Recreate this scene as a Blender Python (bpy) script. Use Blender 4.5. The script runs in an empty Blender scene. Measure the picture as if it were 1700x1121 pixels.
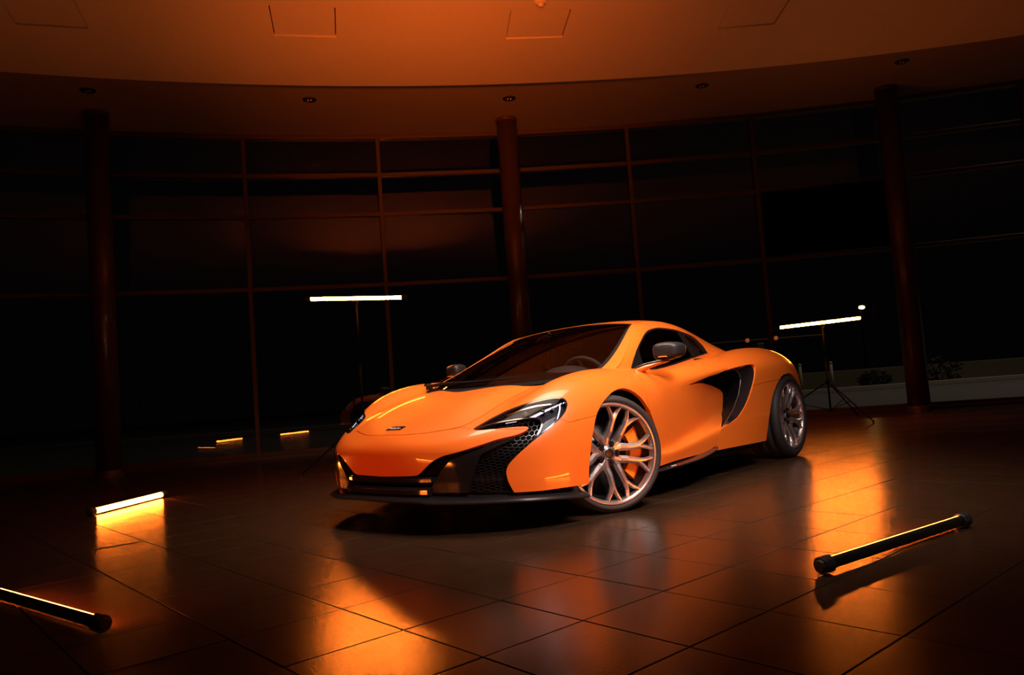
import bpy, bmesh, math
import numpy as np
from mathutils import Matrix, Vector

# ------------------------------------------------------------------ camera, world, lights, exposure
SC = bpy.context.scene
COL = SC.collection
W_PX, H_PX = 1700, 1121
FPX, PITCH, ROLL, CAM_H = 1275.24, 0.0674287, -0.0728183, 0.4 / 0.547461
def cam_axes():
    cp, sp = math.cos(PITCH), math.sin(PITCH)
    f = np.array([0, cp, sp]); u = np.array([0, -sp, cp]); r = np.array([1.0, 0, 0])
    c, s = math.cos(ROLL), math.sin(ROLL)
    return c * r + s * u, -s * r + c * u, f
CR, CU, CF = cam_axes()
CAMP = np.array([0.0, 0.0, CAM_H])
cam_d = bpy.data.cameras.new('camera'); cam = bpy.data.objects.new('camera', cam_d); COL.objects.link(cam)
cam_d.sensor_fit = 'HORIZONTAL'; cam_d.sensor_width = 36.0; cam_d.lens = FPX / W_PX * 36.0
cam_d.clip_start = 0.05; cam_d.clip_end = 400
cam.matrix_world = Matrix(((CR[0], CU[0], -CF[0], 0), (CR[1], CU[1], -CF[1], 0), (CR[2], CU[2], -CF[2], CAM_H), (0, 0, 0, 1)))
SC.camera = cam
SC.view_settings.view_transform = 'Standard'
try: SC.view_settings.look = 'None'
except Exception: pass
SC.view_settings.gamma = 1.0
SC.view_settings.use_curve_mapping = False
SC.view_settings.exposure = 0.0
SC.cycles.use_denoising = True
SC.cycles.max_bounces = 8
SC.cycles.sample_clamp_indirect = 6.0

wd = bpy.data.worlds.new('night_sky'); SC.world = wd; wd.use_nodes = True
wd.node_tree.nodes['Background'].inputs[0].default_value = (0.010, 0.008, 0.010, 1)
wd.node_tree.nodes['Background'].inputs[1].default_value = 0.10

def area_light(name, loc, target, size, power, color, spread=180):
    d = bpy.data.lights.new(name, 'AREA'); d.shape = 'RECTANGLE'; d.size, d.size_y = size
    d.energy = power; d.color = color; d.spread = math.radians(spread)
    o = bpy.data.objects.new(name, d); COL.objects.link(o); o.location = loc
    v = Vector(target) - Vector(loc); o.rotation_euler = v.to_track_quat('-Z', 'Y').to_euler()
    return o
# added area lights, all out of frame, brightening the car and the ceiling
area_light('overhead_fill', (0.15, 4.7, 4.2), (0.3, 5.3, 0.5), (2.8, 1.6), 58, (1.0, 0.74, 0.54), 76)
area_light('key_fill', (1.9, 1.8, 3.8), (0.75, 4.9, 0.4), (1.3, 1.0), 33, (1.0, 0.88, 0.84), 60)
area_light('ceiling_fill', (-0.2, -0.6, 1.0), (-0.4, 7.0, 4.45), (1.2, 0.3), 52, (1.0, 0.135, 0.010), 36)

# ------------------------------------------------------------------ helpers
def mat(name, base=(0.5, 0.5, 0.5), rough=0.5, metal=0.0, coat=0.0, coat_rough=0.03, spec=0.5, emit=None, emit_s=0.0):
    m = bpy.data.materials.new(name); m.use_nodes = True
    b = m.node_tree.nodes['Principled BSDF']
    b.inputs['Base Color'].default_value = (*base, 1); b.inputs['Roughness'].default_value = rough
    b.inputs['Metallic'].default_value = metal; b.inputs['Coat Weight'].default_value = coat
    b.inputs['Coat Roughness'].default_value = coat_rough; b.inputs['Specular IOR Level'].default_value = spec
    if emit: b.inputs['Emission Color'].default_value = (*emit, 1); b.inputs['Emission Strength'].default_value = emit_s
    return m
def noisy(m, scale=8.0, lo=0.85, hi=1.15, bump=0.0, bscale=60.0, rough_var=0.0, coord='Object', stretch=(1, 1, 1)):
    """colour mottling, roughness variation and fine relief on a principled material"""
    nt = m.node_tree; b = nt.nodes['Principled BSDF']
    tc = nt.nodes.new('ShaderNodeTexCoord'); mp = nt.nodes.new('ShaderNodeMapping'); mp.inputs['Scale'].default_value = stretch
    nt.links.new(tc.outputs[coord], mp.inputs['Vector'])
    n = nt.nodes.new('ShaderNodeTexNoise'); n.inputs['Scale'].default_value = scale; n.inputs['Detail'].default_value = 5
    nt.links.new(mp.outputs[0], n.inputs['Vector'])
    r = nt.nodes.new('ShaderNodeMapRange'); r.inputs[3].default_value = lo; r.inputs[4].default_value = hi
    nt.links.new(n.outputs['Fac'], r.inputs[0])
    mx = nt.nodes.new('ShaderNodeMix'); mx.data_type = 'RGBA'; mx.blend_type = 'MULTIPLY'; mx.inputs[0].default_value = 1
    mx.inputs[6].default_value = b.inputs['Base Color'].default_value[:]
    nt.links.new(r.outputs[0], mx.inputs[7]); nt.links.new(mx.outputs[2], b.inputs['Base Color'])
    if rough_var:
        r2 = nt.nodes.new('ShaderNodeMapRange'); base = b.inputs['Roughness'].default_value
        r2.inputs[3].default_value = base - rough_var; r2.inputs[4].default_value = base + rough_var
        nt.links.new(n.outputs['Fac'], r2.inputs[0]); nt.links.new(r2.outputs[0], b.inputs['Roughness'])
    if bump:
        n2 = nt.nodes.new('ShaderNodeTexNoise'); n2.inputs['Scale'].default_value = bscale; n2.inputs['Detail'].default_value = 3
        nt.links.new(mp.outputs[0], n2.inputs['Vector'])
        bp = nt.nodes.new('ShaderNodeBump'); bp.inputs['Strength'].default_value = bump; bp.inputs['Distance'].default_value = 0.01
        nt.links.new(n2.outputs['Fac'], bp.inputs['Height']); nt.links.new(bp.outputs[0], b.inputs['Normal'])
    return m
def glass_mat(name, tint=(0.8, 0.8, 0.8), ior=1.5, rough=0.0):
    m = bpy.data.materials.new(name); m.use_nodes = True; nt = m.node_tree
    for n in list(nt.nodes):
        if n.type != 'OUTPUT_MATERIAL': nt.nodes.remove(n)
    out = [n for n in nt.nodes if n.type == 'OUTPUT_MATERIAL'][0]
    fr = nt.nodes.new('ShaderNodeFresnel'); fr.inputs['IOR'].default_value = ior
    tr = nt.nodes.new('ShaderNodeBsdfTransparent'); tr.inputs[0].default_value = (*tint, 1)
    gl = nt.nodes.new('ShaderNodeBsdfGlossy'); gl.inputs['Roughness'].default_value = rough
    mx = nt.nodes.new('ShaderNodeMixShader')
    nt.links.new(fr.outputs[0], mx.inputs[0]); nt.links.new(tr.outputs[0], mx.inputs[1]); nt.links.new(gl.outputs[0], mx.inputs[2])
    nt.links.new(mx.outputs[0], out.inputs[0])
    return m
def tag(o, label=None, cat=None, group=None, kind=None):
    if label: o['label'] = label
    if cat: o['category'] = cat
    if group: o['group'] = group
    if kind: o['kind'] = kind
    return o
def empty(name, loc=(0, 0, 0), rz=0.0, parent=None):
    o = bpy.data.objects.new(name, None); COL.objects.link(o); o.location = loc; o.rotation_euler = (0, 0, rz)
    o.empty_display_size = 0.1
    if parent: o.parent = parent
    return o
def mesh_np(name, V, F, m, parent=None, N=None, smooth=True):
    """V (n,3), F list of faces or (k,3) array"""
    me = bpy.data.meshes.new(name)
    if isinstance(F, np.ndarray):
        k, w = F.shape
        me.vertices.add(len(V)); me.vertices.foreach_set('co', np.asarray(V, np.float32).ravel())
        me.loops.add(k * w); me.loops.foreach_set('vertex_index', F.astype(np.int32).ravel())
        me.polygons.add(k); me.polygons.foreach_set('loop_start', np.arange(0, k * w, w, dtype=np.int32))
        me.update(calc_edges=True); me.validate()
    else:
        me.from_pydata([tuple(map(float, v)) for v in V], [], [tuple(map(int, f)) for f in F]); me.update()
    me.polygons.foreach_set('use_smooth', np.full(len(me.polygons), bool(smooth)))
    if m: me.materials.append(m)
    if N is not None and len(N) == len(me.vertices):
        me.normals_split_custom_set_from_vertices([tuple(map(float, n)) for n in N])
    o = bpy.data.objects.new(name, me); COL.objects.link(o)
    if parent: o.parent = parent
    return o
def bm_obj(name, bm, m, parent=None, smooth=False, loc=None):
    bmesh.ops.recalc_face_normals(bm, faces=bm.faces)
    me = bpy.data.meshes.new(name); bm.to_mesh(me); bm.free()
    if smooth: me.polygons.foreach_set('use_smooth', np.full(len(me.polygons), True))
    if m: me.materials.append(m)
    o = bpy.data.objects.new(name, me); COL.objects.link(o)
    if parent: o.parent = parent
    if loc is not None: o.location = loc
    return o
def add_box(bm, c, s, rz=0.0, bevel=0.0, M=None):
    T = Matrix.Translation(c) @ Matrix.Rotation(rz, 4, 'Z') @ Matrix.Diagonal((*s, 1))
    if M is not None: T = M @ T
    r = bmesh.ops.create_cube(bm, size=1.0, matrix=T)
    if bevel:
        es = {e for v in r['verts'] for e in v.link_edges}
        bmesh.ops.bevel(bm, geom=list(es), offset=bevel, segments=2, affect='EDGES', profile=0.5)
    return r
def add_cyl(bm, p0, p1, r0, r1=None, n=20, caps=True):
    p0, p1 = Vector(p0), Vector(p1); d = p1 - p0; r1 = r0 if r1 is None else r1
    T = Matrix.Translation((p0 + p1) / 2) @ d.to_track_quat('Z', 'Y').to_matrix().to_4x4()
    bmesh.ops.create_cone(bm, cap_ends=caps, segments=n, radius1=r0, radius2=r1, depth=d.length, matrix=T)
def add_lathe(bm, prof, axis='Y', n=64, closed=False):
    """prof [(radius, axial)]"""
    rings = []
    for r, a in prof:
        ring = []
        for i in range(n):
            t = 2 * math.pi * i / n
            c, s = r * math.cos(t), r * math.sin(t)
            ring.append(bm.verts.new((c, a, s) if axis == 'Y' else (c, s, a)))
        rings.append(ring)
    k = len(rings)
    for j in range(k if closed else k - 1):
        A, B = rings[j], rings[(j + 1) % k]
        for i in range(n):
            bm.faces.new((A[i], A[(i + 1) % n], B[(i + 1) % n], B[i]))
def tube_path(bm, pts, rad, n=8, caps=True):
    """round tube along points; rad number or list"""
    P = [Vector(p) for p in pts]; rings = []
    ref = Vector((0, 0, 1))
    for i, p in enumerate(P):
        d = (P[min(i + 1, len(P) - 1)] - P[max(i - 1, 0)]).normalized()
        a = d.cross(ref)
        if a.length < 1e-3: a = d.cross(Vector((1, 0, 0)))
        a.normalize(); b = d.cross(a).normalized(); r = rad[i] if isinstance(rad, (list, tuple)) else rad
        rings.append([bm.verts.new(p + r * (math.cos(2 * math.pi * k / n) * a + math.sin(2 * math.pi * k / n) * b)) for k in range(n)])
    for A, B in zip(rings, rings[1:]):
        for i in range(n): bm.faces.new((A[i], A[(i + 1) % n], B[(i + 1) % n], B[i]))
    if caps:
        bm.faces.new(rings[0][::-1]); bm.faces.new(rings[-1])
def pix_ray(px, py):
    return (px - W_PX / 2) / FPX * CR - (py - H_PX / 2) / FPX * CU + CF
def pix_floor(px, py, z=0.0):
    d = pix_ray(px, py); return CAMP + d * (z - CAM_H) / d[2]
def world_pix(X):
    d = np.asarray(X, float) - CAMP
    z = d @ CF
    return np.stack([W_PX / 2 + FPX * (d @ CR) / z, H_PX / 2 - FPX * (d @ CU) / z], -1)
# ================================================================== the showroom
AC = np.array([2.147, -10.486]); AR_G = 22.20          # centre and radius of the curved glazing
Z_SOF, Z_CEIL, R_CEIL = 4.69, 4.45, 19.74
def arc(r, deg, z=0.0):
    a = math.radians(deg); return np.array([AC[0] + r * math.sin(a), AC[1] + r * math.cos(a), z])
M_TILE = noisy(mat('dark_ceramic_tile', (0.046, 0.021, 0.010), 0.205, spec=0.6), 3.0, 0.8, 1.2, bump=0.05, bscale=110.0, rough_var=0.03, coord='Object', stretch=(1, 2.2, 1))
M_GROUT = mat('grout', (0.012, 0.009, 0.008), 0.9)
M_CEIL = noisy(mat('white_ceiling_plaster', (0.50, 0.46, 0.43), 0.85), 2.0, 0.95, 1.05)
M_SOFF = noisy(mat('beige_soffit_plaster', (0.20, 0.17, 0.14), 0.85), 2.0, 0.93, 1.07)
M_FRAME = mat('bronze_aluminium', (0.075, 0.050, 0.030), 0.45, 0.3)
M_PANE = glass_mat('window_glass', (0.72, 0.72, 0.72), 1.55)
M_COLUMN = noisy(mat('column_paint', (0.055, 0.032, 0.024), 0.33, coat=0.25), 5, 0.85, 1.15)
M_WALL = noisy(mat('dark_wall_paint', (0.045, 0.035, 0.03), 0.8), 3)
M_ASPH = noisy(mat('asphalt', (0.16, 0.155, 0.15), 0.75), 40, 0.8, 1.2)

# floor: grout bed, tiles laid on it at their real pitch of 0.40 m
FLR = [arc(AR_G - .03, d) for d in np.linspace(-27, 24, 40)] + [np.array([11.5, -6, 0]), np.array([-9.5, -6, 0])]
bm = bmesh.new(); lo = [bm.verts.new((p[0], p[1], -.12)) for p in FLR]; hi = [bm.verts.new((p[0], p[1], -.006)) for p in FLR]
bm.faces.new(hi); bm.faces.new(lo[::-1])
for i in range(len(FLR)): bm.faces.new((lo[i], lo[(i + 1) % len(FLR)], hi[(i + 1) % len(FLR)], hi[i]))
floor = bm_obj('floor', bm, M_GROUT); tag(floor, kind='structure')
TH = -0.851583; T_O = np.array([-0.558579, 3.392291]) * CAM_H; PITCH_T = 0.40
EA_, EB_ = np.array([math.cos(TH), math.sin(TH)]), np.array([-math.sin(TH), math.cos(TH)])
floor_poly = np.array([p[:2] for p in FLR])
def pip(Q, poly):
    ins = np.zeros(len(Q), bool)
    for a, b in zip(poly, np.roll(poly, -1, 0)):
        c = (a[1] <= Q[:, 1]) != (b[1] <= Q[:, 1]); ins ^= c & (Q[:, 0] < a[0] + (Q[:, 1] - a[1]) / (b[1] - a[1] + 1e-12) * (b[0] - a[0]))
    return ins
II, JJ = np.meshgrid(np.arange(-45, 46), np.arange(-45, 46), indexing='ij'); II, JJ = II.ravel(), JJ.ravel()
CEN = T_O + PITCH_T * ((II[:, None] + .5) * EA_ + (JJ[:, None] + .5) * EB_)
ok = pip(CEN, floor_poly); CEN = CEN[ok]
C3 = np.c_[CEN, np.zeros(len(CEN))]; dep = (C3 - CAMP) @ CF; pxy = world_pix(C3)
seen = (dep > .5) & (pxy[:, 0] > -60) & (pxy[:, 0] < W_PX + 60) & (pxy[:, 1] < H_PX + 90)
score = np.where(seen, 1 / np.maximum(dep, .1), 0); order = np.argsort(-score)
rng = np.random.default_rng(4)
tile_me = None
def tile_verts(s=.1975, b=.0013):
    return np.array([(-s, -s, -b), (s, -s, -b), (s, s, -b), (-s, s, -b), (-s + b, -s + b, 0), (s - b, -s + b, 0), (s - b, s - b, 0), (-s + b, s - b, 0), (-s, -s, -.010), (s, -s, -.010), (s, s, -.010), (-s, s, -.010)])
TF = [(4, 5, 6, 7), (0, 1, 5, 4), (1, 2, 6, 5), (2, 3, 7, 6), (3, 0, 4, 7), (8, 9, 1, 0), (9, 10, 2, 1), (10, 11, 3, 2), (11, 8, 0, 3)]
tile_me = bpy.data.meshes.new('tile'); tile_me.from_pydata([tuple(v) for v in tile_verts()], [], TF); tile_me.materials.append(M_TILE); tile_me.materials.append(M_GROUT)
for p_ in list(tile_me.polygons)[1:]: p_.material_index = 1
n_ind = 296
restV, restF = [], []
for rank, k in enumerate(order):
    tx, ty = rng.normal(0, .0011, 2); dz = rng.normal(0, .0003)
    if rank < n_ind:
        o = bpy.data.objects.new('tile', tile_me); COL.objects.link(o); o.parent = floor
        o.location = (CEN[k][0], CEN[k][1], dz); o.rotation_euler = (tx, ty, TH)
    else:
        v = tile_verts(); v[:, 2] += dz + tx * v[:, 1] - ty * v[:, 0]; xy = CEN[k] + v[:, :1] * EA_ + v[:, 1:2] * EB_
        n0 = len(restV) * 12; restV.append(np.c_[xy, v[:, 2]]); restF += [tuple(n0 + i for i in f) for f in TF]
o = mesh_np('tile_field', np.concatenate(restV), restF, M_TILE, floor, smooth=False); tag(o, kind='stuff'); o.data.materials.append(M_GROUT)
for k, p_ in enumerate(o.data.polygons): p_.material_index = 0 if k % 9 == 0 else 1

# ceilings
def arc_slab(name, r0, r1, d0, d1, z0, z1, m, n=48):
    bm = bmesh.new(); ring = []
    for d in np.linspace(d0, d1, n): ring.append([bm.verts.new(arc(r, d, z)) for r, z in ((r0, z0), (r1, z0), (r1, z1), (r0, z1))])
    for a, b in zip(ring, ring[1:]):
        for i in range(4): bm.faces.new((a[i], a[(i + 1) % 4], b[(i + 1) % 4], b[i]))
    bm.faces.new(ring[0][::-1]); bm.faces.new(ring[-1])
    return bm_obj(name, bm, m)
# main ceiling is a dropped slab with square openings for the access panels
def frame_of(corners):
    C = np.mean(corners, 0); a = math.degrees(math.atan2(C[0] - AC[0], C[1] - AC[1])); return C, a
HATCH = [frame_of([(-2.003, 6.874), (-1.417, 7.055), (-1.598, 7.653), (-2.196, 7.491)]), frame_of([(.227, 7.323), (.81, 7.395), (.784, 8.034), (.167, 7.942)]),
         frame_of([(2.431, 7.45), (3.064, 7.541), (3.083, 8.068), (2.45, 8.03)]), (np.array([-4.02, 6.72]), -17.0), (np.array([4.85, 7.42]), 9.0)]
CE = [arc(R_CEIL, d) for d in np.linspace(-27, 24, 40)] + [np.array([11.5, -6, 0]), np.array([-9.5, -6, 0])]
bm = bmesh.new(); lo = [bm.verts.new((p[0], p[1], Z_CEIL)) for p in CE]; hi = [bm.verts.new((p[0], p[1], Z_SOF + .02)) for p in CE]
edges = [bm.edges.new((lo[i], lo[(i + 1) % len(lo)])) for i in range(len(lo))]
for C, a in HATCH:
    M_ = Matrix.Translation((C[0], C[1], 0)) @ Matrix.Rotation(-math.radians(a), 4, 'Z')
    q = [bm.verts.new(M_ @ Vector((x, y, Z_CEIL))) for x, y in ((-.305, -.305), (.305, -.305), (.305, .305), (-.305, .305))]
    u = [bm.verts.new(M_ @ Vector((x, y, Z_CEIL + .03))) for x, y in ((-.305, -.305), (.305, -.305), (.305, .305), (-.305, .305))]
    edges += [bm.edges.new((q[i], q[(i + 1) % 4])) for i in range(4)]
    for i in range(4): bm.faces.new((q[i], q[(i + 1) % 4], u[(i + 1) % 4], u[i]))
bmesh.ops.triangle_fill(bm, edges=edges, use_beauty=True)
for i in range(len(lo)): bm.faces.new((lo[i], lo[(i + 1) % len(lo)], hi[(i + 1) % len(lo)], hi[i]))
ceiling = bm_obj('ceiling', bm, M_CEIL); tag(ceiling, kind='structure')
for k, (C, a) in enumerate(HATCH):
    bm = bmesh.new(); add_box(bm, (0, 0, 0), (.592, .592, .012), bevel=.003)
    o = bm_obj('ceiling_panel', bm, M_CEIL, ceiling, loc=(C[0], C[1], Z_CEIL + .017)); o.rotation_euler = (0, 0, -math.radians(a))
    o['label'] = 'square recessed access panel'
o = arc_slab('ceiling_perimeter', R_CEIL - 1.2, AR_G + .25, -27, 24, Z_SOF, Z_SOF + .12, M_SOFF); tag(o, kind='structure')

# curved glazing: one window per bay, each with its own mullion, transoms and panes
MULL = [-25.18, -20.22, -15.25, -10.28, -5.33, -.385, 4.56, 9.52, 14.48, 19.44]
TRANS = [2.42, 3.48, 4.08]
rails = [.075] + TRANS + [Z_SOF - .03]
def bar_between(name, a, b, z, hz, hd, parent):
    d = np.array(b) - np.array(a); L = np.linalg.norm(d[:2]); ang = math.atan2(d[1], d[0]); c = (np.array(a) + b) / 2
    bm = bmesh.new(); add_box(bm, (0, 0, 0), (L - .052, hd, hz), bevel=.004)
    o = bm_obj(name, bm, M_FRAME, parent, loc=(c[0], c[1], z)); o.rotation_euler = (0, 0, ang); return o
for w in range(len(MULL) - 1):
    d0, d1 = MULL[w], MULL[w + 1]; A, B = arc(AR_G, d0), arc(AR_G, d1)
    root = empty(f'window_{w + 1}', ((A[0] + B[0]) / 2, (A[1] + B[1]) / 2, 0)); tag(root, kind='structure')
    inv = Matrix.Translation(root.location).inverted()
    def put(o): o.location = inv @ o.location; return o
    for d in ([d0] if w < len(MULL) - 2 else [d0, d1]):
        P = arc(AR_G, d); bm = bmesh.new(); add_box(bm, (0, 0, 0), (.058, .13, Z_SOF - .0), bevel=.005)
        o = put(bm_obj('mullion', bm, M_FRAME, root, loc=(P[0], P[1], Z_SOF / 2))); o.rotation_euler = (0, 0, -math.radians(d))
    for z in rails: put(bar_between('transom', A, B, z, .055 if z > .2 else .06, .10, root))
    dv = B - A; L = np.linalg.norm(dv); ang = math.atan2(dv[1], dv[0]); c = (A + B) / 2
    for z0, z1 in zip(rails, rails[1:]):
        bm = bmesh.new(); s = [bm.verts.new((x, 0, z)) for x, z in ((-L / 2 + .02, -(z1 - z0) / 2 + .02), (L / 2 - .02, -(z1 - z0) / 2 + .02), (L / 2 - .02, (z1 - z0) / 2 - .02), (-L / 2 + .02, (z1 - z0) / 2 - .02))]
        bm.faces.new(s)
        o = put(bm_obj('pane', bm, M_PANE, root, loc=(c[0], c[1], (z0 + z1) / 2)))
        o.rotation_euler = (rng.normal(0, .0012), 0, ang + rng.normal(0, .003))
o = arc_slab('trim_1', AR_G - .14, AR_G + .10, -27, 24, -.006, .048, M_FRAME); tag(o, kind='structure')
# black board fixed over the pane beside the rounded column
A, B = arc(AR_G - .09, 4.56 + .10), arc(AR_G - .09, 9.52 - .10); dv = B - A; c = (A + B) / 2
bm = bmesh.new(); add_box(bm, (0, 0, 0), (np.linalg.norm(dv), .03, TRANS[1] - TRANS[0] - .07), bevel=.004)
o = bm_obj('black_board', bm, mat('matte_black_board', (.004, .004, .004), .9, spec=.05), loc=(c[0], c[1], (TRANS[0] + TRANS[1]) / 2)); o.rotation_euler = (0, 0, math.atan2(dv[1], dv[0]))
tag(o, 'matte black board covering one window pane beside a column', 'board')

# walls out of the picture, closing the hall
def wall(name, a, b):
    a, b = np.array(a, float), np.array(b, float); d = b - a; L = np.linalg.norm(d); bm = bmesh.new(); add_box(bm, (0, 0, 0), (L, .2, Z_SOF + .25))
    o = bm_obj(name, bm, M_WALL, loc=((a[0] + b[0]) / 2, (a[1] + b[1]) / 2, (Z_SOF + .25) / 2 - .12)); o.rotation_euler = (0, 0, math.atan2(d[1], d[0])); tag(o, kind='structure')
eL, eR = arc(AR_G, -27), arc(AR_G, 24)
wall('wall_left', (-9.6, -6), (eL[0] - .1, eL[1] + .2)); wall('wall_right', (11.6, -6), (eR[0] + .1, eR[1] + .2)); wall('wall_back', (-9.7, -6.1), (11.7, -6.1))

# columns
for (x, y), lab in (((-5.17, 9.72), 'round dark column at the dim end of the hall, beyond the floor tube'), ((.145, 11.04), 'round dark column standing behind the car cabin'), ((5.665, 10.91), 'round dark column beside the black window board')):
    root = empty('column', (x, y, 0)); tag(root, lab, 'column')
    bm = bmesh.new(); add_cyl(bm, (0, 0, .03), (0, 0, Z_SOF - .005), .147, .147, 48); o = bm_obj('shaft', bm, M_COLUMN, root, True)
    for e in o.data.polygons:
        if len(e.vertices) > 4: e.use_smooth = False
    bm = bmesh.new(); add_lathe(bm, [(.147, .09), (.160, .088), (.165, .08), (.165, 0)], 'Z', 48); bm_obj('base_ring', bm, M_COLUMN, root, True)
    bm = bmesh.new(); add_lathe(bm, [(.147, Z_SOF - .05), (.156, Z_SOF - .048), (.158, Z_SOF - .04), (.158, Z_SOF - .004)], 'Z', 48); bm_obj('top_ring', bm, M_COLUMN, root, True)

# recessed downlights in the perimeter, switched off
M_DLRIM = mat('downlight_rim', (.05, .035, .03), .3, .8); M_DLIN = mat('downlight_inside', (.01, .008, .008), .3); M_BULB = mat('unlit_bulb', (.5, .45, .42), .15)
for k, (x, y) in enumerate([(-4.88, 9.01), (-2.41, 9.78), (.2, 10.24), (2.85, 10.29), (5.43, 9.95)]):
    root = empty('downlight', (x, y, Z_SOF)); tag(root, 'small round unlit ceiling downlight ' + ('above the column at the dim end of the hall', 'between the dim-end column and the column behind the car', 'in front of the column behind the car cabin', 'between the column behind the car and the black window board', 'in front of the column beside the black board')[k], 'downlight', 'downlights along the curved ceiling rim')
    bm = bmesh.new(); add_lathe(bm, [(.055, -.003), (.062, -.010), (.085, -.010), (.090, -.001)], 'Z', 32); bm_obj('trim_ring', bm, M_DLRIM, root, True)
    bm = bmesh.new(); add_lathe(bm, [(.056, -.006), (.050, -.002), (.03, -.0015), (.0005, -.0015)], 'Z', 32); bm_obj('reflector', bm, M_DLIN, root, True)
    for s in (-1, 1):
        bm = bmesh.new(); bmesh.ops.create_uvsphere(bm, u_segments=12, v_segments=8, radius=.011, matrix=Matrix.Translation((s * .02, 0, -.012))); bm_obj('bulb', bm, M_BULB, root, True)
root = empty('smoke_detector', (.511, 7.20, Z_CEIL)); tag(root, 'small round white smoke detector beside a ceiling access panel', 'smoke detector')
bm = bmesh.new(); add_lathe(bm, [(.0005, -.028), (.03, -.028), (.052, -.022), (.062, -.010), (.062, 0)], 'Z', 32); bm_obj('housing', bm, M_CEIL, root, True)
bm = bmesh.new(); add_lathe(bm, [(.0005, -.052), (.018, -.052), (.026, -.046), (.030, -.027)], 'Z', 24); bm_obj('sensor_head', bm, M_CEIL, root, True)

# ================================================================== tube lights
TUBE_RGB = (1.0, 0.185, 0.016)
M_TUBE = mat('amber_tube', (.9, .6, .3), .4, emit=TUBE_RGB, emit_s=80.0)
M_TUBE_N = mat('amber_tube_near', (.9, .6, .3), .4, emit=TUBE_RGB, emit_s=100.0)
M_TUBE_S = mat('amber_tube_stand', (.9, .6, .3), .4, emit=TUBE_RGB, emit_s=230.0)
M_HOUS = mat('tube_housing', (.03, .026, .024), .3, .7); M_CAP = mat('tube_end_cap', (.012, .011, .011), .55); M_STAND = mat('stand_black', (.003, .003, .003), .8, spec=.05)
def tube_light(name, a, b, face, label, group, cap_a=True, rad=.021, em=M_TUBE, share=.55):
    """a tube from a to b; the glowing half points along face"""
    a, b = Vector(a), Vector(b); d = (b - a).normalized(); f = Vector(face); f = (f - d * f.dot(d)).normalized(); s = d.cross(f)
    root = empty(name, ((a + b) / 2)[:]); tag(root, label, 'tube light', group); c = (a + b) / 2
    L = (b - a).length; n = 32; capl = .055
    def shell(t0, t1, r, m, nm, l0, l1):
        bm = bmesh.new(); k = 20; R0, R1 = [], []
        for i in range(k + 1):
            t = t0 + (t1 - t0) * i / k; v = (math.cos(t) * f + math.sin(t) * s) * r
            R0.append(bm.verts.new(a - c + d * l0 + v)); R1.append(bm.verts.new(a - c + d * l1 + v))
        for i in range(k): bm.faces.new((R0[i], R0[i + 1], R1[i + 1], R1[i]))
        bm.faces.new(R0); bm.faces.new(R1[::-1])
        bm.faces.new((R0[0], R1[0], R1[-1], R0[-1])); return bm_obj(nm, bm, m, root)
    w = math.pi * share
    shell(-w, w, rad, em, 'diffuser', capl * .9, L - capl * .9); shell(w - .04, 2 * math.pi - w + .04, rad * 1.03, M_HOUS, 'housing', capl * .8, L - capl * .8)
    for p, sg in ((a - c, 1), (b - c, -1)):
        bm = bmesh.new(); add_cyl(bm, p, p + d * sg * capl, rad * 1.55, rad * 1.55, 8); bmesh.ops.bevel(bm, geom=list(bm.edges), offset=.004, segments=1, affect='EDGES')
        add_cyl(bm, p - d * sg * .010, p, rad * .9, rad * 1.1, 8); bm_obj('end_cap', bm, M_CAP, root)
    return root
zc = .033
def fl3(px, py, z=zc): p = pix_floor(px, py, z); return (p[0], p[1], z)
tube_light('floor_tube_light', fl3(1362, 940), fl3(1603, 862), (-.75, 1, .42), 'glowing amber tube lamp lying on tiles beside the wheel side of the car', None, share=.40, em=M_TUBE_N)
pB = Vector(fl3(172, 1036)); pA = Vector(fl3(0, 986)); pA = pB + (pA - pB).normalized() * 1.10
tube_light('floor_tube_light', pA[:], pB[:], (.8, .9, .42), 'glowing amber tube lamp on the floor, its black end cap pointing at the car', None, share=.40, em=M_TUBE_N)
tube_light('floor_tube_light', fl3(148, 851), fl3(273, 820), (1, -.6, .35), 'glowing amber tube lamp on the floor shining towards the front splitter', None, share=.62)
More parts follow.
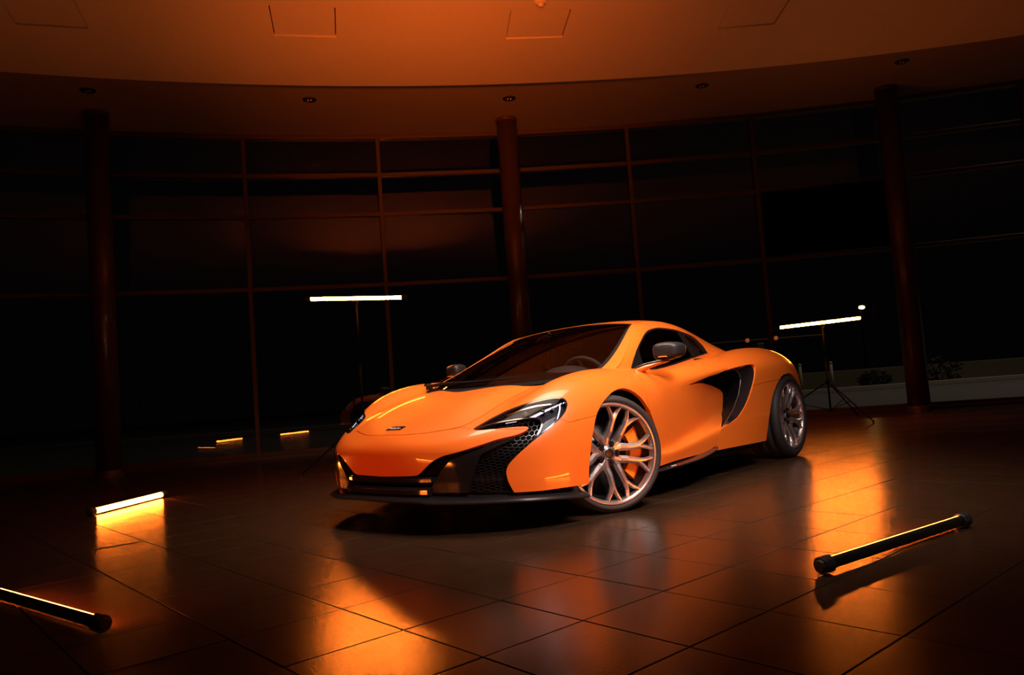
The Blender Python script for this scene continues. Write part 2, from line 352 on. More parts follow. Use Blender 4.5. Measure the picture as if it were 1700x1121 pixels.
def stand(name, x, y, h, rot, label):
    root = empty(name, (x, y, 0), rot); tag(root, label, 'light stand')
    bm = bmesh.new(); add_cyl(bm, (0, 0, .12), (0, 0, h * .62), .0125, .0125, 14); bm_obj('lower_tube', bm, M_STAND, root, True)
    bm = bmesh.new(); add_cyl(bm, (0, 0, h * .60), (0, 0, h - .09), .0095, .0095, 14); bm_obj('upper_tube', bm, M_STAND, root, True)
    bm = bmesh.new(); add_cyl(bm, (0, 0, h * .60), (0, 0, h * .60 + .05), .019, .019, 14); add_cyl(bm, (.015, 0, h * .6 + .025), (.05, 0, h * .6 + .025), .008, .012, 8); bm_obj('collar', bm, M_STAND, root)
    bm = bmesh.new(); add_cyl(bm, (0, 0, h - .10), (0, 0, h - .055), .014, .014, 12); add_cyl(bm, (0, 0, h - .07), (.045, 0, h - .075), .006, .009, 8); add_box(bm, (0, 0, h - .042), (.03, .05, .022), bevel=.004); bm_obj('clamp', bm, M_STAND, root)
    hz = min(.52, h * .4)
    bm = bmesh.new(); add_cyl(bm, (0, 0, hz - .03), (0, 0, hz + .03), .024, .024, 16); bm_obj('leg_collar', bm, M_STAND, root)
    for k in range(3):
        t = 2 * math.pi * k / 3 ; u = Vector((math.cos(t), math.sin(t), 0))
        bm = bmesh.new(); add_cyl(bm, u * .02 + Vector((0, 0, hz)), u * .84 + Vector((0, 0, .012)), .0095, .0095, 10); add_cyl(bm, Vector((0, 0, .15)) + u * .012, u * .43 + Vector((0, 0, hz * .5 + .006)), .005, .005, 8)
        o = bm_obj('leg', bm, M_STAND, root)
        bm = bmesh.new(); add_cyl(bm, u * .825 + Vector((0, 0, .0)), u * .835 + Vector((0, 0, .022)), .014, .012, 10); bm_obj('rubber_foot', bm, M_CAP, o)
    return root
def ray_at_y(px, py, y): d = pix_ray(px, py); return CAMP + d * y / d[1]
a1, b1 = ray_at_y(515, 496.6, 8.5), ray_at_y(668, 494.0, 8.5); m1 = (a1 + b1) / 2
a1 = a1 - (b1 - a1) * .045; b1 = b1 + (b1 - a1) * .043
tube_light('tube_light', a1, b1, (.15, -1, -.22), 'glowing amber tube lamp on a stand behind the hood', None, rad=.021, em=M_TUBE_S, share=.40)
stand('light_stand', m1[0], m1[1], m1[2] + .007, 1.9, 'slim black light stand holding a glowing tube in front of the glazing')
a2, b2 = ray_at_y(1293.5, 544, 10.38), ray_at_y(1428, 528, 10.38); m2 = (a2 + b2) / 2
a2 = a2 - (b2 - a2) * .045; b2 = b2 + (b2 - a2) * .043
tube_light('tube_light', a2, b2, (-.35, -1, -.22), 'glowing amber tube lamp on a tripod behind the rear wheel', None, rad=.021, em=M_TUBE_S, share=.40)
stand('light_stand', m2[0] + .03, m2[1], m2[2] + .007, math.atan2(-.83, .19), 'black tripod light stand on the tiles behind the rear wheel')

# ================================================================== outside the glass, at night
bm = bmesh.new(); add_box(bm, (12, 42, -.20), (120, 62, .2)); road = bm_obj('road', bm, M_ASPH); tag(road, kind='structure')
bm = bmesh.new(); add_box(bm, (11, 24.2, -.03), (60, .18, .15), bevel=.02); o = bm_obj('trim_2', bm, noisy(mat('kerb_stone', (.4, .37, .33), .8), 12)); tag(o, kind='structure')
bm = bmesh.new(); add_box(bm, (0, 0, .30), (26, .25, .72), bevel=.02); o = bm_obj('low_wall', bm, noisy(mat('rendered_wall', (.13, .11, .07), .85), 6), loc=(19.5, 26.0, -.1)); o.rotation_euler = (0, 0, -.03)
tag(o, 'low pale wall across the road, seen through the glass', 'wall')
M_POST = mat('bollard_paint', (.45, .40, .28), .6)
for k, x in enumerate((7.9, 9.25, 10.3)):
    root = empty('bollard', (x, 24.9 + .1 * k, -.1)); tag(root, ('thin metal post on the far kerb nearest the thin bar with orange balls', 'thin metal post on the far kerb with a post on either side', 'thin metal post on the far kerb nearest the shrubs')[k], 'post', 'posts on the far kerb')
    bm = bmesh.new(); add_cyl(bm, (0, 0, 0), (0, 0, .92), .05, .05, 14); bm_obj('post', bm, M_POST, root, True)
    bm = bmesh.new(); bmesh.ops.create_uvsphere(bm, u_segments=14, v_segments=8, radius=.06, matrix=Matrix.Translation((0, 0, .93))); bm_obj('finial', bm, M_POST, root, True)
def shrub(x, y, r, seed):
    g_ = np.random.default_rng(seed); V, F = [], []
    for k in range(420):
        d = g_.normal(size=3); d /= np.linalg.norm(d); p = np.array([x, y, -.1 + r * .55]) + d * np.array([r, r * .7, r * .55]) * g_.uniform(.7, 1.0); p[2] = max(p[2], -.06)
        u = g_.normal(size=3); u /= np.linalg.norm(u); v = np.cross(u, d); v /= np.linalg.norm(v) + 1e-9; s = .07; n = len(V)
        V += [p - u * s, p + v * s * .5, p + u * s, p - v * s * .5]; F.append((n, n + 1, n + 2, n + 3))
    root = empty('shrub', (x, y, -.1)); o = mesh_np('foliage', np.array(V) - [x, y, -.1], F, mat('shrub_leaf', (.010, .013, .006), .7), root, smooth=False)
    bm = bmesh.new(); add_cyl(bm, (0, 0, 0), (0, 0, r * .6), .03, .02, 8); bm_obj('stem', bm, mat('bark', (.05, .03, .02), .9), root)
    return root
tag(shrub(11.6, 24.9, .55, 1), 'small dark round shrub in front of the low wall', 'shrub'); tag(shrub(13.6, 24.9, .85, 2), 'wide dark shrub in front of the low wall', 'shrub')
root = empty('street_lamp', (31.93, 70, -.1)); tag(root, 'distant street lamp with a small bright head', 'street lamp')
bm = bmesh.new(); add_cyl(bm, (0, 0, 0), (0, 0, 6.2), .09, .06, 12); bm_obj('pole', bm, M_STAND, root, True)
bm = bmesh.new(); add_cyl(bm, (0, 0, 6.15), (-.1, -.5, 6.15), .05, .04, 8); bm_obj('arm', bm, M_STAND, root)
bm = bmesh.new(); bmesh.ops.create_uvsphere(bm, u_segments=16, v_segments=10, radius=.25, matrix=Matrix.Translation((0, -.3, 5.96)) @ Matrix.Diagonal((1.15, .8, .7, 1))); bm_obj('lamp_head', bm, mat('street_lamp_glow', (1, .7, .3), .5, emit=(1.0, .55, .12), emit_s=14), root, True)
pl = bpy.data.lights.new('road_fill', 'AREA'); pl.shape = 'DISK'; pl.size = 1.0; pl.energy = 420; pl.color = (1.0, .80, .58)
po = bpy.data.objects.new('road_fill', pl); COL.objects.link(po); po.location = (15, 19.5, 15)  # added unseen area light that brightens the road, apart from the street lamp
root = empty('orange_ball_bar', (7.0, 22.0, -.1)); tag(root, 'thin bar with two small glowing orange balls seen through the glass', 'rail')  # thin bar with two glowing orange balls and a pale post
bm = bmesh.new(); add_box(bm, (.08, 0, .82), (.16, .12, 1.64), bevel=.01); bm_obj('post', bm, mat('pale_post_paint', (.45, .45, .45), .6), root)
bm = bmesh.new(); add_cyl(bm, (-2.2, -.1, 1.72), (1.9, -.1, 1.745), .018, .018, 8); bm_obj('arm', bm, mat('thin_bar_paint', (.3, .12, .05), .6), root)
for x, z in ((-.328, 1.733), (.487, 1.743)):
    bm = bmesh.new(); bmesh.ops.create_uvsphere(bm, u_segments=12, v_segments=8, radius=.06, matrix=Matrix.Translation((x, -.16, z))); bm_obj('orange_ball', bm, mat('orange_ball', (.8, .2, .04), .4, emit=(1, .22, .04), emit_s=.35), root, True)
# ================================================================== the car
CAR_X, CAR_Y, CAR_YAW = -0.12874543, 5.02115967, -2.26420164
cc, cs = math.cos(CAR_YAW), math.sin(CAR_YAW)
def car_world(P):
    P = np.asarray(P, float)
    return np.stack([CAR_X + cc * P[..., 0] - cs * P[..., 1], CAR_Y + cs * P[..., 0] + cc * P[..., 1], P[..., 2]], -1)
def car_pix(P): return world_pix(car_world(P))
def car_ray(px, py, **k):
    """point on the pixel's ray where one car coordinate has the given value"""
    d = pix_ray(px, py); o = CAMP - np.array([CAR_X, CAR_Y, 0])
    o = np.array([cc * o[0] + cs * o[1], -cs * o[0] + cc * o[1], o[2]]); d = np.array([cc * d[0] + cs * d[1], -cs * d[0] + cc * d[1], d[2]])
    ax, v = list(k.items())[0]; i = 'xyz'.index(ax)
    return o + d * (v - o[i]) / d[i]

M_PAINT = mat('orange_paint', (0.84, 0.172, 0.017), 0.36, 0.0, coat=0.6, coat_rough=0.02, spec=0.35)
M_GLOSSBLK = mat('gloss_black', (0.012, 0.010, 0.011), 0.11, coat=0.5, coat_rough=0.03)
M_CARBON = mat('carbon_black', (0.018, 0.016, 0.017), 0.24, coat=0.5)
M_SATIN = mat('satin_black_trim', (0.008, 0.007, 0.007), 0.45, spec=0.18)
M_DASH = mat('black_dash', (0.010, 0.009, 0.009), 0.7, spec=0.1)
M_MIRROR = mat('mirror_black', (0.020, 0.016, 0.016), 0.42, spec=0.4)
M_EDGE_HIGHLIGHT = mat('blade_edge_highlight', (0.35, 0.32, 0.32), 0.3, 0.8)
M_VOID = mat('matte_black_liner', (0.006, 0.005, 0.005), 0.9, spec=0.1)
M_RUBBER = noisy(mat('tyre_rubber', (0.022, 0.020, 0.020), 0.62), 30, 0.8, 1.2)
M_RIM = mat('brushed_silver', (0.54, 0.47, 0.455), 0.30, 0.85)
M_RIMD = mat('rim_barrel_metal', (0.05, 0.045, 0.044), 0.35, 0.9)
M_STEEL = mat('brake_steel', (0.07, 0.065, 0.065), 0.4, 1.0)
M_CALIPER = mat('caliper_orange', (0.85, 0.22, 0.01), 0.35, coat=0.5)
M_CHROME = mat('chrome', (0.85, 0.83, 0.83), 0.12, 1.0)
M_WGLASS = glass_mat('windscreen_glass', (0.36, 0.35, 0.36), 1.4)
M_SGLASS = glass_mat('side_glass', (0.20, 0.19, 0.19), 1.45)
M_LENS = glass_mat('headlight_lens', (0.85, 0.83, 0.88), 1.17)
M_LAMPIN = mat('headlight_housing', (0.007, 0.006, 0.009), 0.42, coat=0.0, spec=0.12)
M_LED = mat('led_strip', (0.8, 0.8, 0.85), 0.3, emit=(0.85, 0.80, 1.0), emit_s=1.1)
M_LEATHER = noisy(mat('dark_leather', (0.030, 0.024, 0.022), 0.6), 40)
M_SEAT = noisy(mat('red_orange_leather', (0.45, 0.055, 0.012), 0.55), 40)
M_GREY = mat('dash_grey', (0.10, 0.09, 0.09), 0.6)
M_TAIL = mat('tail_red', (0.35, 0.01, 0.008), 0.25, coat=0.6)

HULL = [
 [(-3.44,0,.905),(-3.46,0,.88),(-3.47,0,.84),(-3.475,0,.80),(-3.48,0,.74),(-3.48,0,.66),(-3.47,0,.57),(-3.46,0,.47),(-3.44,0,.37),(-3.40,0,.27)],
 [(-3.36,0,.92),(-3.40,.22,.895),(-3.42,.34,.86),(-3.42,.40,.82),(-3.42,.43,.75),(-3.42,.45,.66),(-3.42,.46,.57),(-3.41,.46,.47),(-3.39,.46,.37),(-3.35,.45,.27)],
 [(-3.24,0,.93),(-3.25,.25,.925),(-3.26,.44,.91),(-3.26,.58,.875),(-3.26,.68,.80),(-3.26,.74,.71),(-3.27,.77,.61),(-3.27,.78,.50),(-3.25,.78,.38),(-3.22,.77,.27)],
 [(-3.05,0,.925),(-3.05,.25,.925),(-3.05,.46,.92),(-3.05,.63,.905),(-3.07,.77,.84),(-3.07,.85,.75),(-3.07,.885,.64),(-3.07,.895,.5),(-3.06,.895,.38),(-3.05,.885,.25)],
 [(-2.85,0,.90),(-2.85,.25,.90),(-2.85,.46,.905),(-2.85,.66,.92),(-2.85,.805,.875),(-2.85,.90,.785),(-2.85,.93,.67),(-2.85,.94,.5),(-2.85,.94,.38),(-2.85,.93,.22)],
 [(-2.62,0,.885),(-2.62,.25,.885),(-2.62,.47,.90),(-2.62,.69,.938),(-2.62,.83,.893),(-2.62,.925,.80),(-2.62,.95,.68),(-2.62,.95,.5),(-2.62,.95,.36),(-2.62,.94,.19)],
 [(-2.35,0,.88),(-2.35,.25,.88),(-2.35,.49,.89),(-2.35,.69,.938),(-2.35,.83,.893),(-2.35,.925,.80),(-2.35,.945,.68),(-2.35,.945,.5),(-2.35,.945,.36),(-2.35,.93,.19)],
 [(-2.05,0,.85),(-2.05,.27,.85),(-2.05,.50,.87),(-2.05,.69,.915),(-2.05,.83,.872),(-2.05,.92,.785),(-2.05,.94,.67),(-2.05,.94,.49),(-2.05,.94,.36),(-2.05,.925,.19)],
 [(-1.75,0,.82),(-1.75,.28,.82),(-1.75,.52,.83),(-1.75,.695,.875),(-1.75,.825,.845),(-1.75,.91,.77),(-1.75,.93,.66),(-1.75,.93,.48),(-1.75,.925,.37),(-1.75,.915,.195)],
 [(-1.45,0,.78),(-1.45,.30,.78),(-1.45,.55,.80),(-1.45,.71,.853),(-1.45,.82,.83),(-1.45,.90,.755),(-1.45,.92,.65),(-1.45,.915,.46),(-1.45,.915,.357),(-1.45,.905,.20)],
 [(-1.15,0,.76),(-1.15,.32,.76),(-1.15,.58,.78),(-1.15,.735,.822),(-1.15,.83,.80),(-1.15,.893,.735),(-1.15,.90,.64),(-1.15,.895,.45),(-1.15,.91,.33),(-1.15,.90,.205)],
 [(-.8,0,.74),(-.8,.34,.74),(-.8,.60,.76),(-.8,.755,.788),(-.8,.83,.768),(-.8,.88,.71),(-.8,.89,.62),(-.8,.89,.43),(-.8,.908,.283),(-.8,.90,.205)],
 [(-.4,0,.73),(-.42,.38,.73),(-.46,.62,.77),(-.48,.74,.81),(-.48,.815,.785),(-.48,.88,.71),(-.48,.91,.60),(-.48,.918,.42),(-.48,.92,.26),(-.48,.915,.20)],
 [(-.1,0,.74),(-.15,.35,.74),(-.19,.57,.78),(-.22,.70,.82),(-.22,.82,.797),(-.22,.905,.715),(-.22,.94,.60),(-.22,.945,.42),(-.22,.945,.30),(-.22,.94,.19)],
 [(.1,0,.765),(.06,.33,.769),(.03,.54,.760),(0,.69,.818),(0,.825,.79),(0,.91,.715),(0,.945,.62),(0,.95,.42),(0,.95,.30),(0,.945,.19)],
 [(.24,0,.758),(.24,.32,.759),(.23,.52,.725),(.22,.69,.788),(.21,.82,.755),(.205,.905,.67),(.2,.94,.56),(.2,.945,.4),(.2,.945,.30),(.2,.945,.19)],
 [(.35,0,.738),(.37,.31,.735),(.385,.51,.690),(.40,.68,.732),(.405,.80,.69),(.40,.885,.595),(.395,.92,.47),(.39,.93,.36),(.39,.93,.28),(.385,.93,.19)],
 [(.45,0,.716),(.49,.30,.709),(.52,.50,.652),(.55,.66,.65),(.56,.775,.59),(.56,.845,.50),(.555,.87,.41),(.55,.88,.33),(.55,.88,.26),(.545,.88,.20)],
 [(.55,0,.69),(.62,.29,.668),(.66,.48,.606),(.69,.63,.57),(.70,.725,.505),(.70,.77,.44),(.695,.785,.38),(.69,.79,.31),(.685,.795,.255),(.68,.795,.20)],
 [(.66,0,.652),(.745,.27,.606),(.80,.43,.556),(.82,.56,.515),(.83,.62,.46),(.83,.645,.415),(.825,.66,.36),(.815,.67,.31),(.81,.675,.265),(.805,.675,.21)],
 [(.76,0,.611),(.85,.20,.562),(.90,.32,.515),(.922,.41,.48),(.93,.46,.44),(.93,.475,.405),(.925,.485,.36),(.917,.49,.315),(.91,.495,.27),(.905,.5,.22)],
 [(.845,0,.574),(.925,.10,.534),(.962,.17,.50),(.985,.22,.47),(.995,.24,.437),(.994,.25,.405),(.988,.255,.36),(.98,.26,.315),(.972,.26,.27),(.965,.265,.22)],
 [(.905,0,.546),(.955,0,.523),(.985,0,.497),(1.003,0,.468),(1.012,0,.437),(1.010,0,.405),(1.004,0,.36),(.995,0,.315),(.987,0,.27),(.978,0,.22)],
]
HULL = np.array(HULL, float)                       # (stations, rails, 3)
HULL = np.concatenate([HULL[:, :8], HULL[:, 7:8] * .4 + HULL[:, 8:9] * .6, HULL[:, 8:]], 1)   # extra rail just above the sill crease
RECESS = HULL.copy()                               # the door surface that sinks towards the side intake
for s, r, y, z in [(7,5,.88,.775),(7,6,.74,.665),(7,7,.72,.47),(7,8,.76,.40),(7,9,.90,.36),(8,5,.900,.765),(8,6,.775,.665),(8,7,.745,.47),(8,8,.79,.408),(8,9,.905,.37),
                   (9,5,.897,.75),(9,6,.805,.655),(9,7,.785,.47),(9,8,.815,.395),(9,9,.908,.357),(10,5,.892,.728),(10,6,.862,.635),(10,7,.838,.45),(10,8,.835,.362),(10,9,.912,.33),(11,6,.884,.61),(11,7,.868,.42),(11,8,.862,.312),(11,9,.912,.283),(12,7,.905,.42),(12,8,.893,.288),(12,9,.924,.258)]:
    RECESS[s, r, 1] = y; RECESS[s, r, 2] = z

def cr_eval(P, t):
    """Catmull-Rom through P (with one pad point at each end), t in [0, n-3]"""
    i = np.clip(np.floor(t).astype(int), 0, len(P) - 4); u = (t - i)[(...,) + (None,) * (P.ndim - 1)]
    a, b, c, d = P[i], P[i + 1], P[i + 2], P[i + 3]
    return 0.5 * (2 * b + (c - a) * u + (2 * a - 5 * b + 4 * c - d) * u * u + (3 * b - a - 3 * c + d) * u ** 3)
MIR = np.array([1, -1, 1.0])
def gauss_pad(G, axis, sig, lo, hi):
    """smooth a grid along one axis; lo / hi give the end condition: 'mirror' across y=0 or 'hold' (point reflection)"""
    G = np.moveaxis(G, axis, 0); k = int(3 * sig) + 1
    w = np.exp(-0.5 * (np.arange(-k, k + 1) / sig) ** 2); w /= w.sum()
    L = G[1:k + 1][::-1]; L = L * MIR if lo == 'mirror' else 2 * G[0] - L
    R = G[-k - 1:-1][::-1]; R = R * MIR if hi == 'mirror' else 2 * G[-1] - R
    E = np.concatenate([L, G, R]); O = sum(w[j] * E[j:j + len(G)] for j in range(2 * k + 1))
    return np.moveaxis(O, 0, axis)
def surface(net, ns, nr, lo_s, hi_s, lo_r, hi_r, sig_s, sig_r):
    A = net
    lo = A[1:2] * MIR if lo_s == 'mirror' else 2 * A[:1] - A[1:2]
    hi = A[-2:-1] * MIR if hi_s == 'mirror' else 2 * A[-1:] - A[-2:-1]
    A = np.concatenate([lo, A, hi]); n0 = len(net)
    ts = np.linspace(0, n0 - 1, (n0 - 1) * ns + 1); A = cr_eval(A, ts)
    A = np.moveaxis(A, 1, 0)
    lo = A[1:2] * MIR if lo_r == 'mirror' else 2 * A[:1] - A[1:2]
    hi = A[-2:-1] * MIR if hi_r == 'mirror' else 2 * A[-1:] - A[-2:-1]
    A = np.concatenate([lo, A, hi]); n1 = net.shape[1]
    tr = np.linspace(0, n1 - 1, (n1 - 1) * nr + 1); A = cr_eval(A, tr)
    G = np.moveaxis(A, 1, 0)                       # (S, R, 3)
    if sig_s: G = gauss_pad(G, 0, sig_s * ns, lo_s, hi_s)
    if sig_r: G = gauss_pad(G, 1, sig_r * nr, lo_r, hi_r)
    return G, ts, tr
class Surf: pass
def grid_mesh(G, ts, tr, flip=False):
    S, R = G.shape[:2]
    du = np.gradient(G, axis=0); dv = np.gradient(G, axis=1)
    N = np.cross(du, dv); N /= np.linalg.norm(N, axis=-1, keepdims=True) + 1e-12
    if flip: N = -N
    idx = np.arange(S * R).reshape(S, R)
    a, b, c, d = idx[:-1, :-1].ravel(), idx[1:, :-1].ravel(), idx[1:, 1:].ravel(), idx[:-1, 1:].ravel()
    F = np.concatenate([np.stack([a, b, c], 1), np.stack([a, c, d], 1)])
    if flip: F = F[:, ::-1]
    m = Surf(); m.V = G.reshape(-1, 3); m.N = N.reshape(-1, 3); m.F = F
    T, U = np.meshgrid(ts, tr, indexing='ij'); m.P = np.stack([T.ravel(), U.ravel()], 1)
    return m
def compact(m):
    u, inv = np.unique(m.F.ravel(), return_inverse=True)
    o = Surf(); o.V, o.N, o.P = m.V[u], m.N[u], m.P[u]; o.F = inv.reshape(-1, 3); return o
def cut(m, f):
    """keep the part of the mesh where f < 0, splitting triangles along f = 0"""
    f = np.where(np.abs(f) < 1e-9, 1e-9, f); neg = f < 0; s = neg[m.F]; k = s.sum(1)
    keep = m.F[k == 3]
    new = {}
    def roll_to(F, S, val):
        j = np.argmax(S == val, axis=1); r = np.arange(len(F))
        return np.stack([F[r, j], F[r, (j + 1) % 3], F[r, (j + 2) % 3]], 1)
    F1 = roll_to(m.F[k == 1], s[k == 1], True); F2 = roll_to(m.F[k == 2], s[k == 2], False)
    E = np.concatenate([F1[:, [0, 1]], F1[:, [0, 2]], F2[:, [0, 1]], F2[:, [0, 2]]])
    if len(E) == 0:
        o = Surf(); o.V, o.N, o.P, o.F = m.V, m.N, m.P, keep; return compact(o) if len(keep) else o
    Es = np.sort(E, 1); U, inv = np.unique(Es, axis=0, return_inverse=True); inv = inv.ravel()
    t = (f[U[:, 0]] / (f[U[:, 0]] - f[U[:, 1]]))[:, None]
    lerp = lambda A: A[U[:, 0]] * (1 - t) + A[U[:, 1]] * t
    n0 = len(m.V); ids = inv + n0; n1, n2 = len(F1), len(F2)
    a, b = ids[:n1], ids[n1:2 * n1]; c, d = ids[2 * n1:2 * n1 + n2], ids[2 * n1 + n2:]
    T1 = np.stack([F1[:, 0], a, b], 1)
    T2 = np.stack([c, F2[:, 1], F2[:, 2]], 1); T3 = np.stack([c, F2[:, 2], d], 1)
    o = Surf(); o.V = np.concatenate([m.V, lerp(m.V)]); o.P = np.concatenate([m.P, lerp(m.P)])
    nn = lerp(m.N); nn /= np.linalg.norm(nn, axis=1, keepdims=True) + 1e-12; o.N = np.concatenate([m.N, nn])
    o.F = np.concatenate([keep, T1, T2, T3]); return compact(o)
def poly_sdf(Q, poly):
    """signed distance of points Q (n,2) to a closed polygon, negative inside"""
    poly = np.asarray(poly, float); A = poly; B = np.roll(poly, -1, 0)
    d2 = np.full(len(Q), 1e18); ins = np.zeros(len(Q), bool)
    for a, b in zip(A, B):
        e = b - a; w = Q - a; L = e @ e
        if L < 1e-12: continue
        t = np.clip(w @ e / L, 0, 1); d2 = np.minimum(d2, ((w - t[:, None] * e) ** 2).sum(1))
        c = (a[1] <= Q[:, 1]) != (b[1] <= Q[:, 1])
        xi = a[0] + (Q[:, 1] - a[1]) / (e[1] if abs(e[1]) > 1e-12 else 1e-12) * e[0]
        ins ^= c & (Q[:, 0] < xi)
    d = np.sqrt(d2); return np.where(ins, -d, d)
def smooth_poly(pts, it=2, sharp=()):
    """Chaikin corner cutting of a closed polygon (indices in sharp stay corners)"""
    P = [(np.array(p, float), i in sharp) for i, p in enumerate(pts)]
    for _ in range(it):
        Q = []
        n = len(P)
        for i in range(n):
            p, sp = P[i]; a = P[i - 1][0]; b = P[(i + 1) % n][0]
            if sp: Q.append((p, True))
            else: Q.append((0.8 * p + 0.2 * a, False)); Q.append((0.8 * p + 0.2 * b, False))
        P = Q
    return np.array([p for p, _ in P])
def inside(m, poly, gap=0.0, guard=None):
    f = poly_sdf(car_pix(m.V), poly) + gap
    if guard is not None: f = np.maximum(f, np.where(guard(m.V), -1.0, 1.0) * 1e3)
    return f
def outside(m, poly, gap=0.0, guard=None):
    f = gap - poly_sdf(car_pix(m.V), poly)
    if guard is not None: f = np.minimum(f, np.where(guard(m.V), 1.0, -1.0) * 1e3)
    return f
def boundary(F):
    E = np.concatenate([F[:, [0, 1]], F[:, [1, 2]], F[:, [2, 0]]])
    Es = np.sort(E, 1); _, inv, cnt = np.unique(Es, axis=0, return_inverse=True, return_counts=True)
    return E[cnt[inv.ravel()] == 1]
def with_skirt(m, depth):
    """returns V, F, N with an inward-turned edge all round, so the panel reads as sheet with thickness"""
    B = boundary(m.F); V, N = m.V, m.N
    B = B[~((np.abs(V[B[:, 0], 1]) < 2e-3) & (np.abs(V[B[:, 1], 1]) < 2e-3))]
    a, b = V[B[:, 0]], V[B[:, 1]]; na, nb = N[B[:, 0]], N[B[:, 1]]
    c, d = b - nb * depth, a - na * depth
    q = np.cross(b - a, -(na + nb)); q /= np.linalg.norm(q, axis=1, keepdims=True) + 1e-12
    n0 = len(V); k = len(B); i = np.arange(k)
    V2 = np.concatenate([V, a, b, c, d]); N2 = np.concatenate([N, -q, -q, -q, -q])
    ia, ib, ic, id_ = n0 + i, n0 + k + i, n0 + 2 * k + i, n0 + 3 * k + i
    F2 = np.concatenate([m.F, np.stack([ia, id_, ic], 1), np.stack([ia, ic, ib], 1)])
    return V2, F2, N2
def mirror_arrays(V, F, N): return V * MIR, F[:, ::-1], N * MIR
def panel(name, m, material, parent, depth=0.014, sides='LR', offset=0.0, label=None):
    """panel meshes from the left half: 'LR' two parts, 'C' one part across the middle"""
    if len(m.F) == 0: return []
    if offset:
        o = Surf(); o.V = m.V + m.N * offset; o.N, o.P, o.F = m.N, m.P, m.F; m = o
    V, F, N = with_skirt(m, depth) if depth else (m.V, m.F, m.N)
    Vm, Fm, Nm = mirror_arrays(V, F, N)
    if sides == 'C':
        out = [mesh_np(name, np.concatenate([V, Vm]), np.concatenate([F, Fm + len(V)]), material, parent, np.concatenate([N, Nm]))]
    elif sides == 'L': out = [mesh_np(name, V, F, material, parent, N)]
    else: out = [mesh_np(name, V, F, material, parent, N), mesh_np(name, Vm, Fm, material, parent, Nm)]
    if label:
        for o in out: o['label'] = label
    return out

car = empty('sports_car', (CAR_X, CAR_Y, 0), CAR_YAW)
tag(car, 'low orange two-seat sports car with silver Y-spoke wheels and black front splitter', 'car')

G0, ts0, tr0 = surface(HULL, 22, 16, 'mirror', 'mirror', 'mirror', 'hold', 0.42, 0.20)
hull = grid_mesh(G0, ts0, tr0)
G1, _, _ = surface(RECESS, 22, 16, 'mirror', 'mirror', 'mirror', 'hold', 0.42, 0.12)
rec = grid_mesh(G1, ts0, tr0)
if hull.N[np.argmax(hull.V[:, 1])][1] < 0:
    for h_ in (hull, rec): h_.N = -h_.N; h_.F = h_.F[:, ::-1]

# ---- outlines traced on the photograph (pixels), carried onto the body surface
P_BLK = [(600,791.5),(640,791.5),(690,790.8),(697,787),(704,779),(716.4,766.6),(734.8,757.4),(765.6,749.2),(806.6,735.9),(824.6,729.7),(858,722),(871,716.5),(876.5,712.8),(878,710.5),(875.5,708.4),(858,708.6),(824.6,712),(796.7,714.7),(788,714.4),(785.5,712),
         (790,709),(813,695.5),(844.7,679.5),(876.5,668.6),(908,661.2),(920,659.6),(930,659.5),(938,662.5),(941.5,667),(942.3,672),(940,682),(931,694.5),(908.3,714),(887,731),(874.4,741.5),(858,757),(846,769.5),(841,779),(840.5,787),(844,801),(855.3,820.5),(900,815.2),(979,803.5),(985,880),(600,880)]
P_HL = [(785.5,712),(790,709),(813,695.5),(844.7,679.5),(876.5,668.6),(908,661.2),(920,659.6),(930,659.5),(938,662.5),(941.5,667),(942.3,672),(940,682),(931,694.5),(908.3,714),(887,731),(876,740.5),(874,739),(879,734.5),(891.5,720.5),(897.5,708.6),(898.6,702),(895,697),(886,694.6),(858,697.2),(824.6,702.5),(800,709.5),(788,714)]
P_VANE = [(748,764),(775,753.5),(806,742),(830,733.5),(856,725.3),(852,730),(820,744),(803,752),(798,755),(790,775),(784,795),(779,818),(740,828),(704,838),(716.4,810.7),(730.8,784)]
P_HOOD = [(560,722),(640,722.8),(670,722.3),(704,719.5),(745,713.3),(762,709.6),(774,705.8),(784,700.5),(800,691.5),(845,663.3),(891,640),(905,632.5),(925,621),(960,600),(960,540),(560,540)]
P_BUMP = [(480,722.9),(640,722.8),(670,722.3),(704,719.5),(745,713.3),(766,709.8),(787,712.5),(900,712),(931,695.7),(938,698.8),(944,701.3),(951,700),(960,697.4),(989,690.3),(1010,684),(1010,900),(480,900)]
P_DOOR = [(1046,560),(1046,606),(1053,617),(1062,627),(1067,637),(1071,650),(1075,668),(1084,700),(1090,760),(1088,797),(1178,748.5),(1190,738),(1194,730),(1197.3,712),(1199,696),(1200.4,668),(1200.4,652.5),(1195,647),(1187.7,643),(1187.4,623),(1209.5,613.4),(1203,603),(1190,588),(1170,560)]
P_HOLE = [(1181,624.5),(1197,618),(1215,611.5),(1238.7,605.7),(1249,604.7),(1253.3,607),(1254.7,613),(1252.6,631),(1248,647),(1243.3,661.5),(1236,677),(1227,691.6),(1214,702.5),(1197.3,712.3),(1190,712),(1186,690)]
P_ARCHF = [(977.7,803),(978,775.5),(982.4,731),(989.8,688.7),(999.3,669.6),(1014,652.7),(1024,646.5),(1034,644.3),(1044,646.3),(1054,651.5),(1065,661),(1077.7,680),(1087,703.5),(1094.6,731),(1097.5,765),(1097,782),(1097,900),(977,900)]
ra = [car_pix(np.array([-2.66 - 0.40 * math.sin(a), .94, .30 + 0.40 * math.cos(a)])) for a in np.linspace(0.15, 2.0, 14)]
P_ARCHR = [(1272,760),(1272.3,731),(1276,700),(1281,665),(1285,650),(1290,637.5),(1297,625.5),(1302,621)] + [tuple(p) for p in ra[1:]] + [(1330,800),(1272,800)]
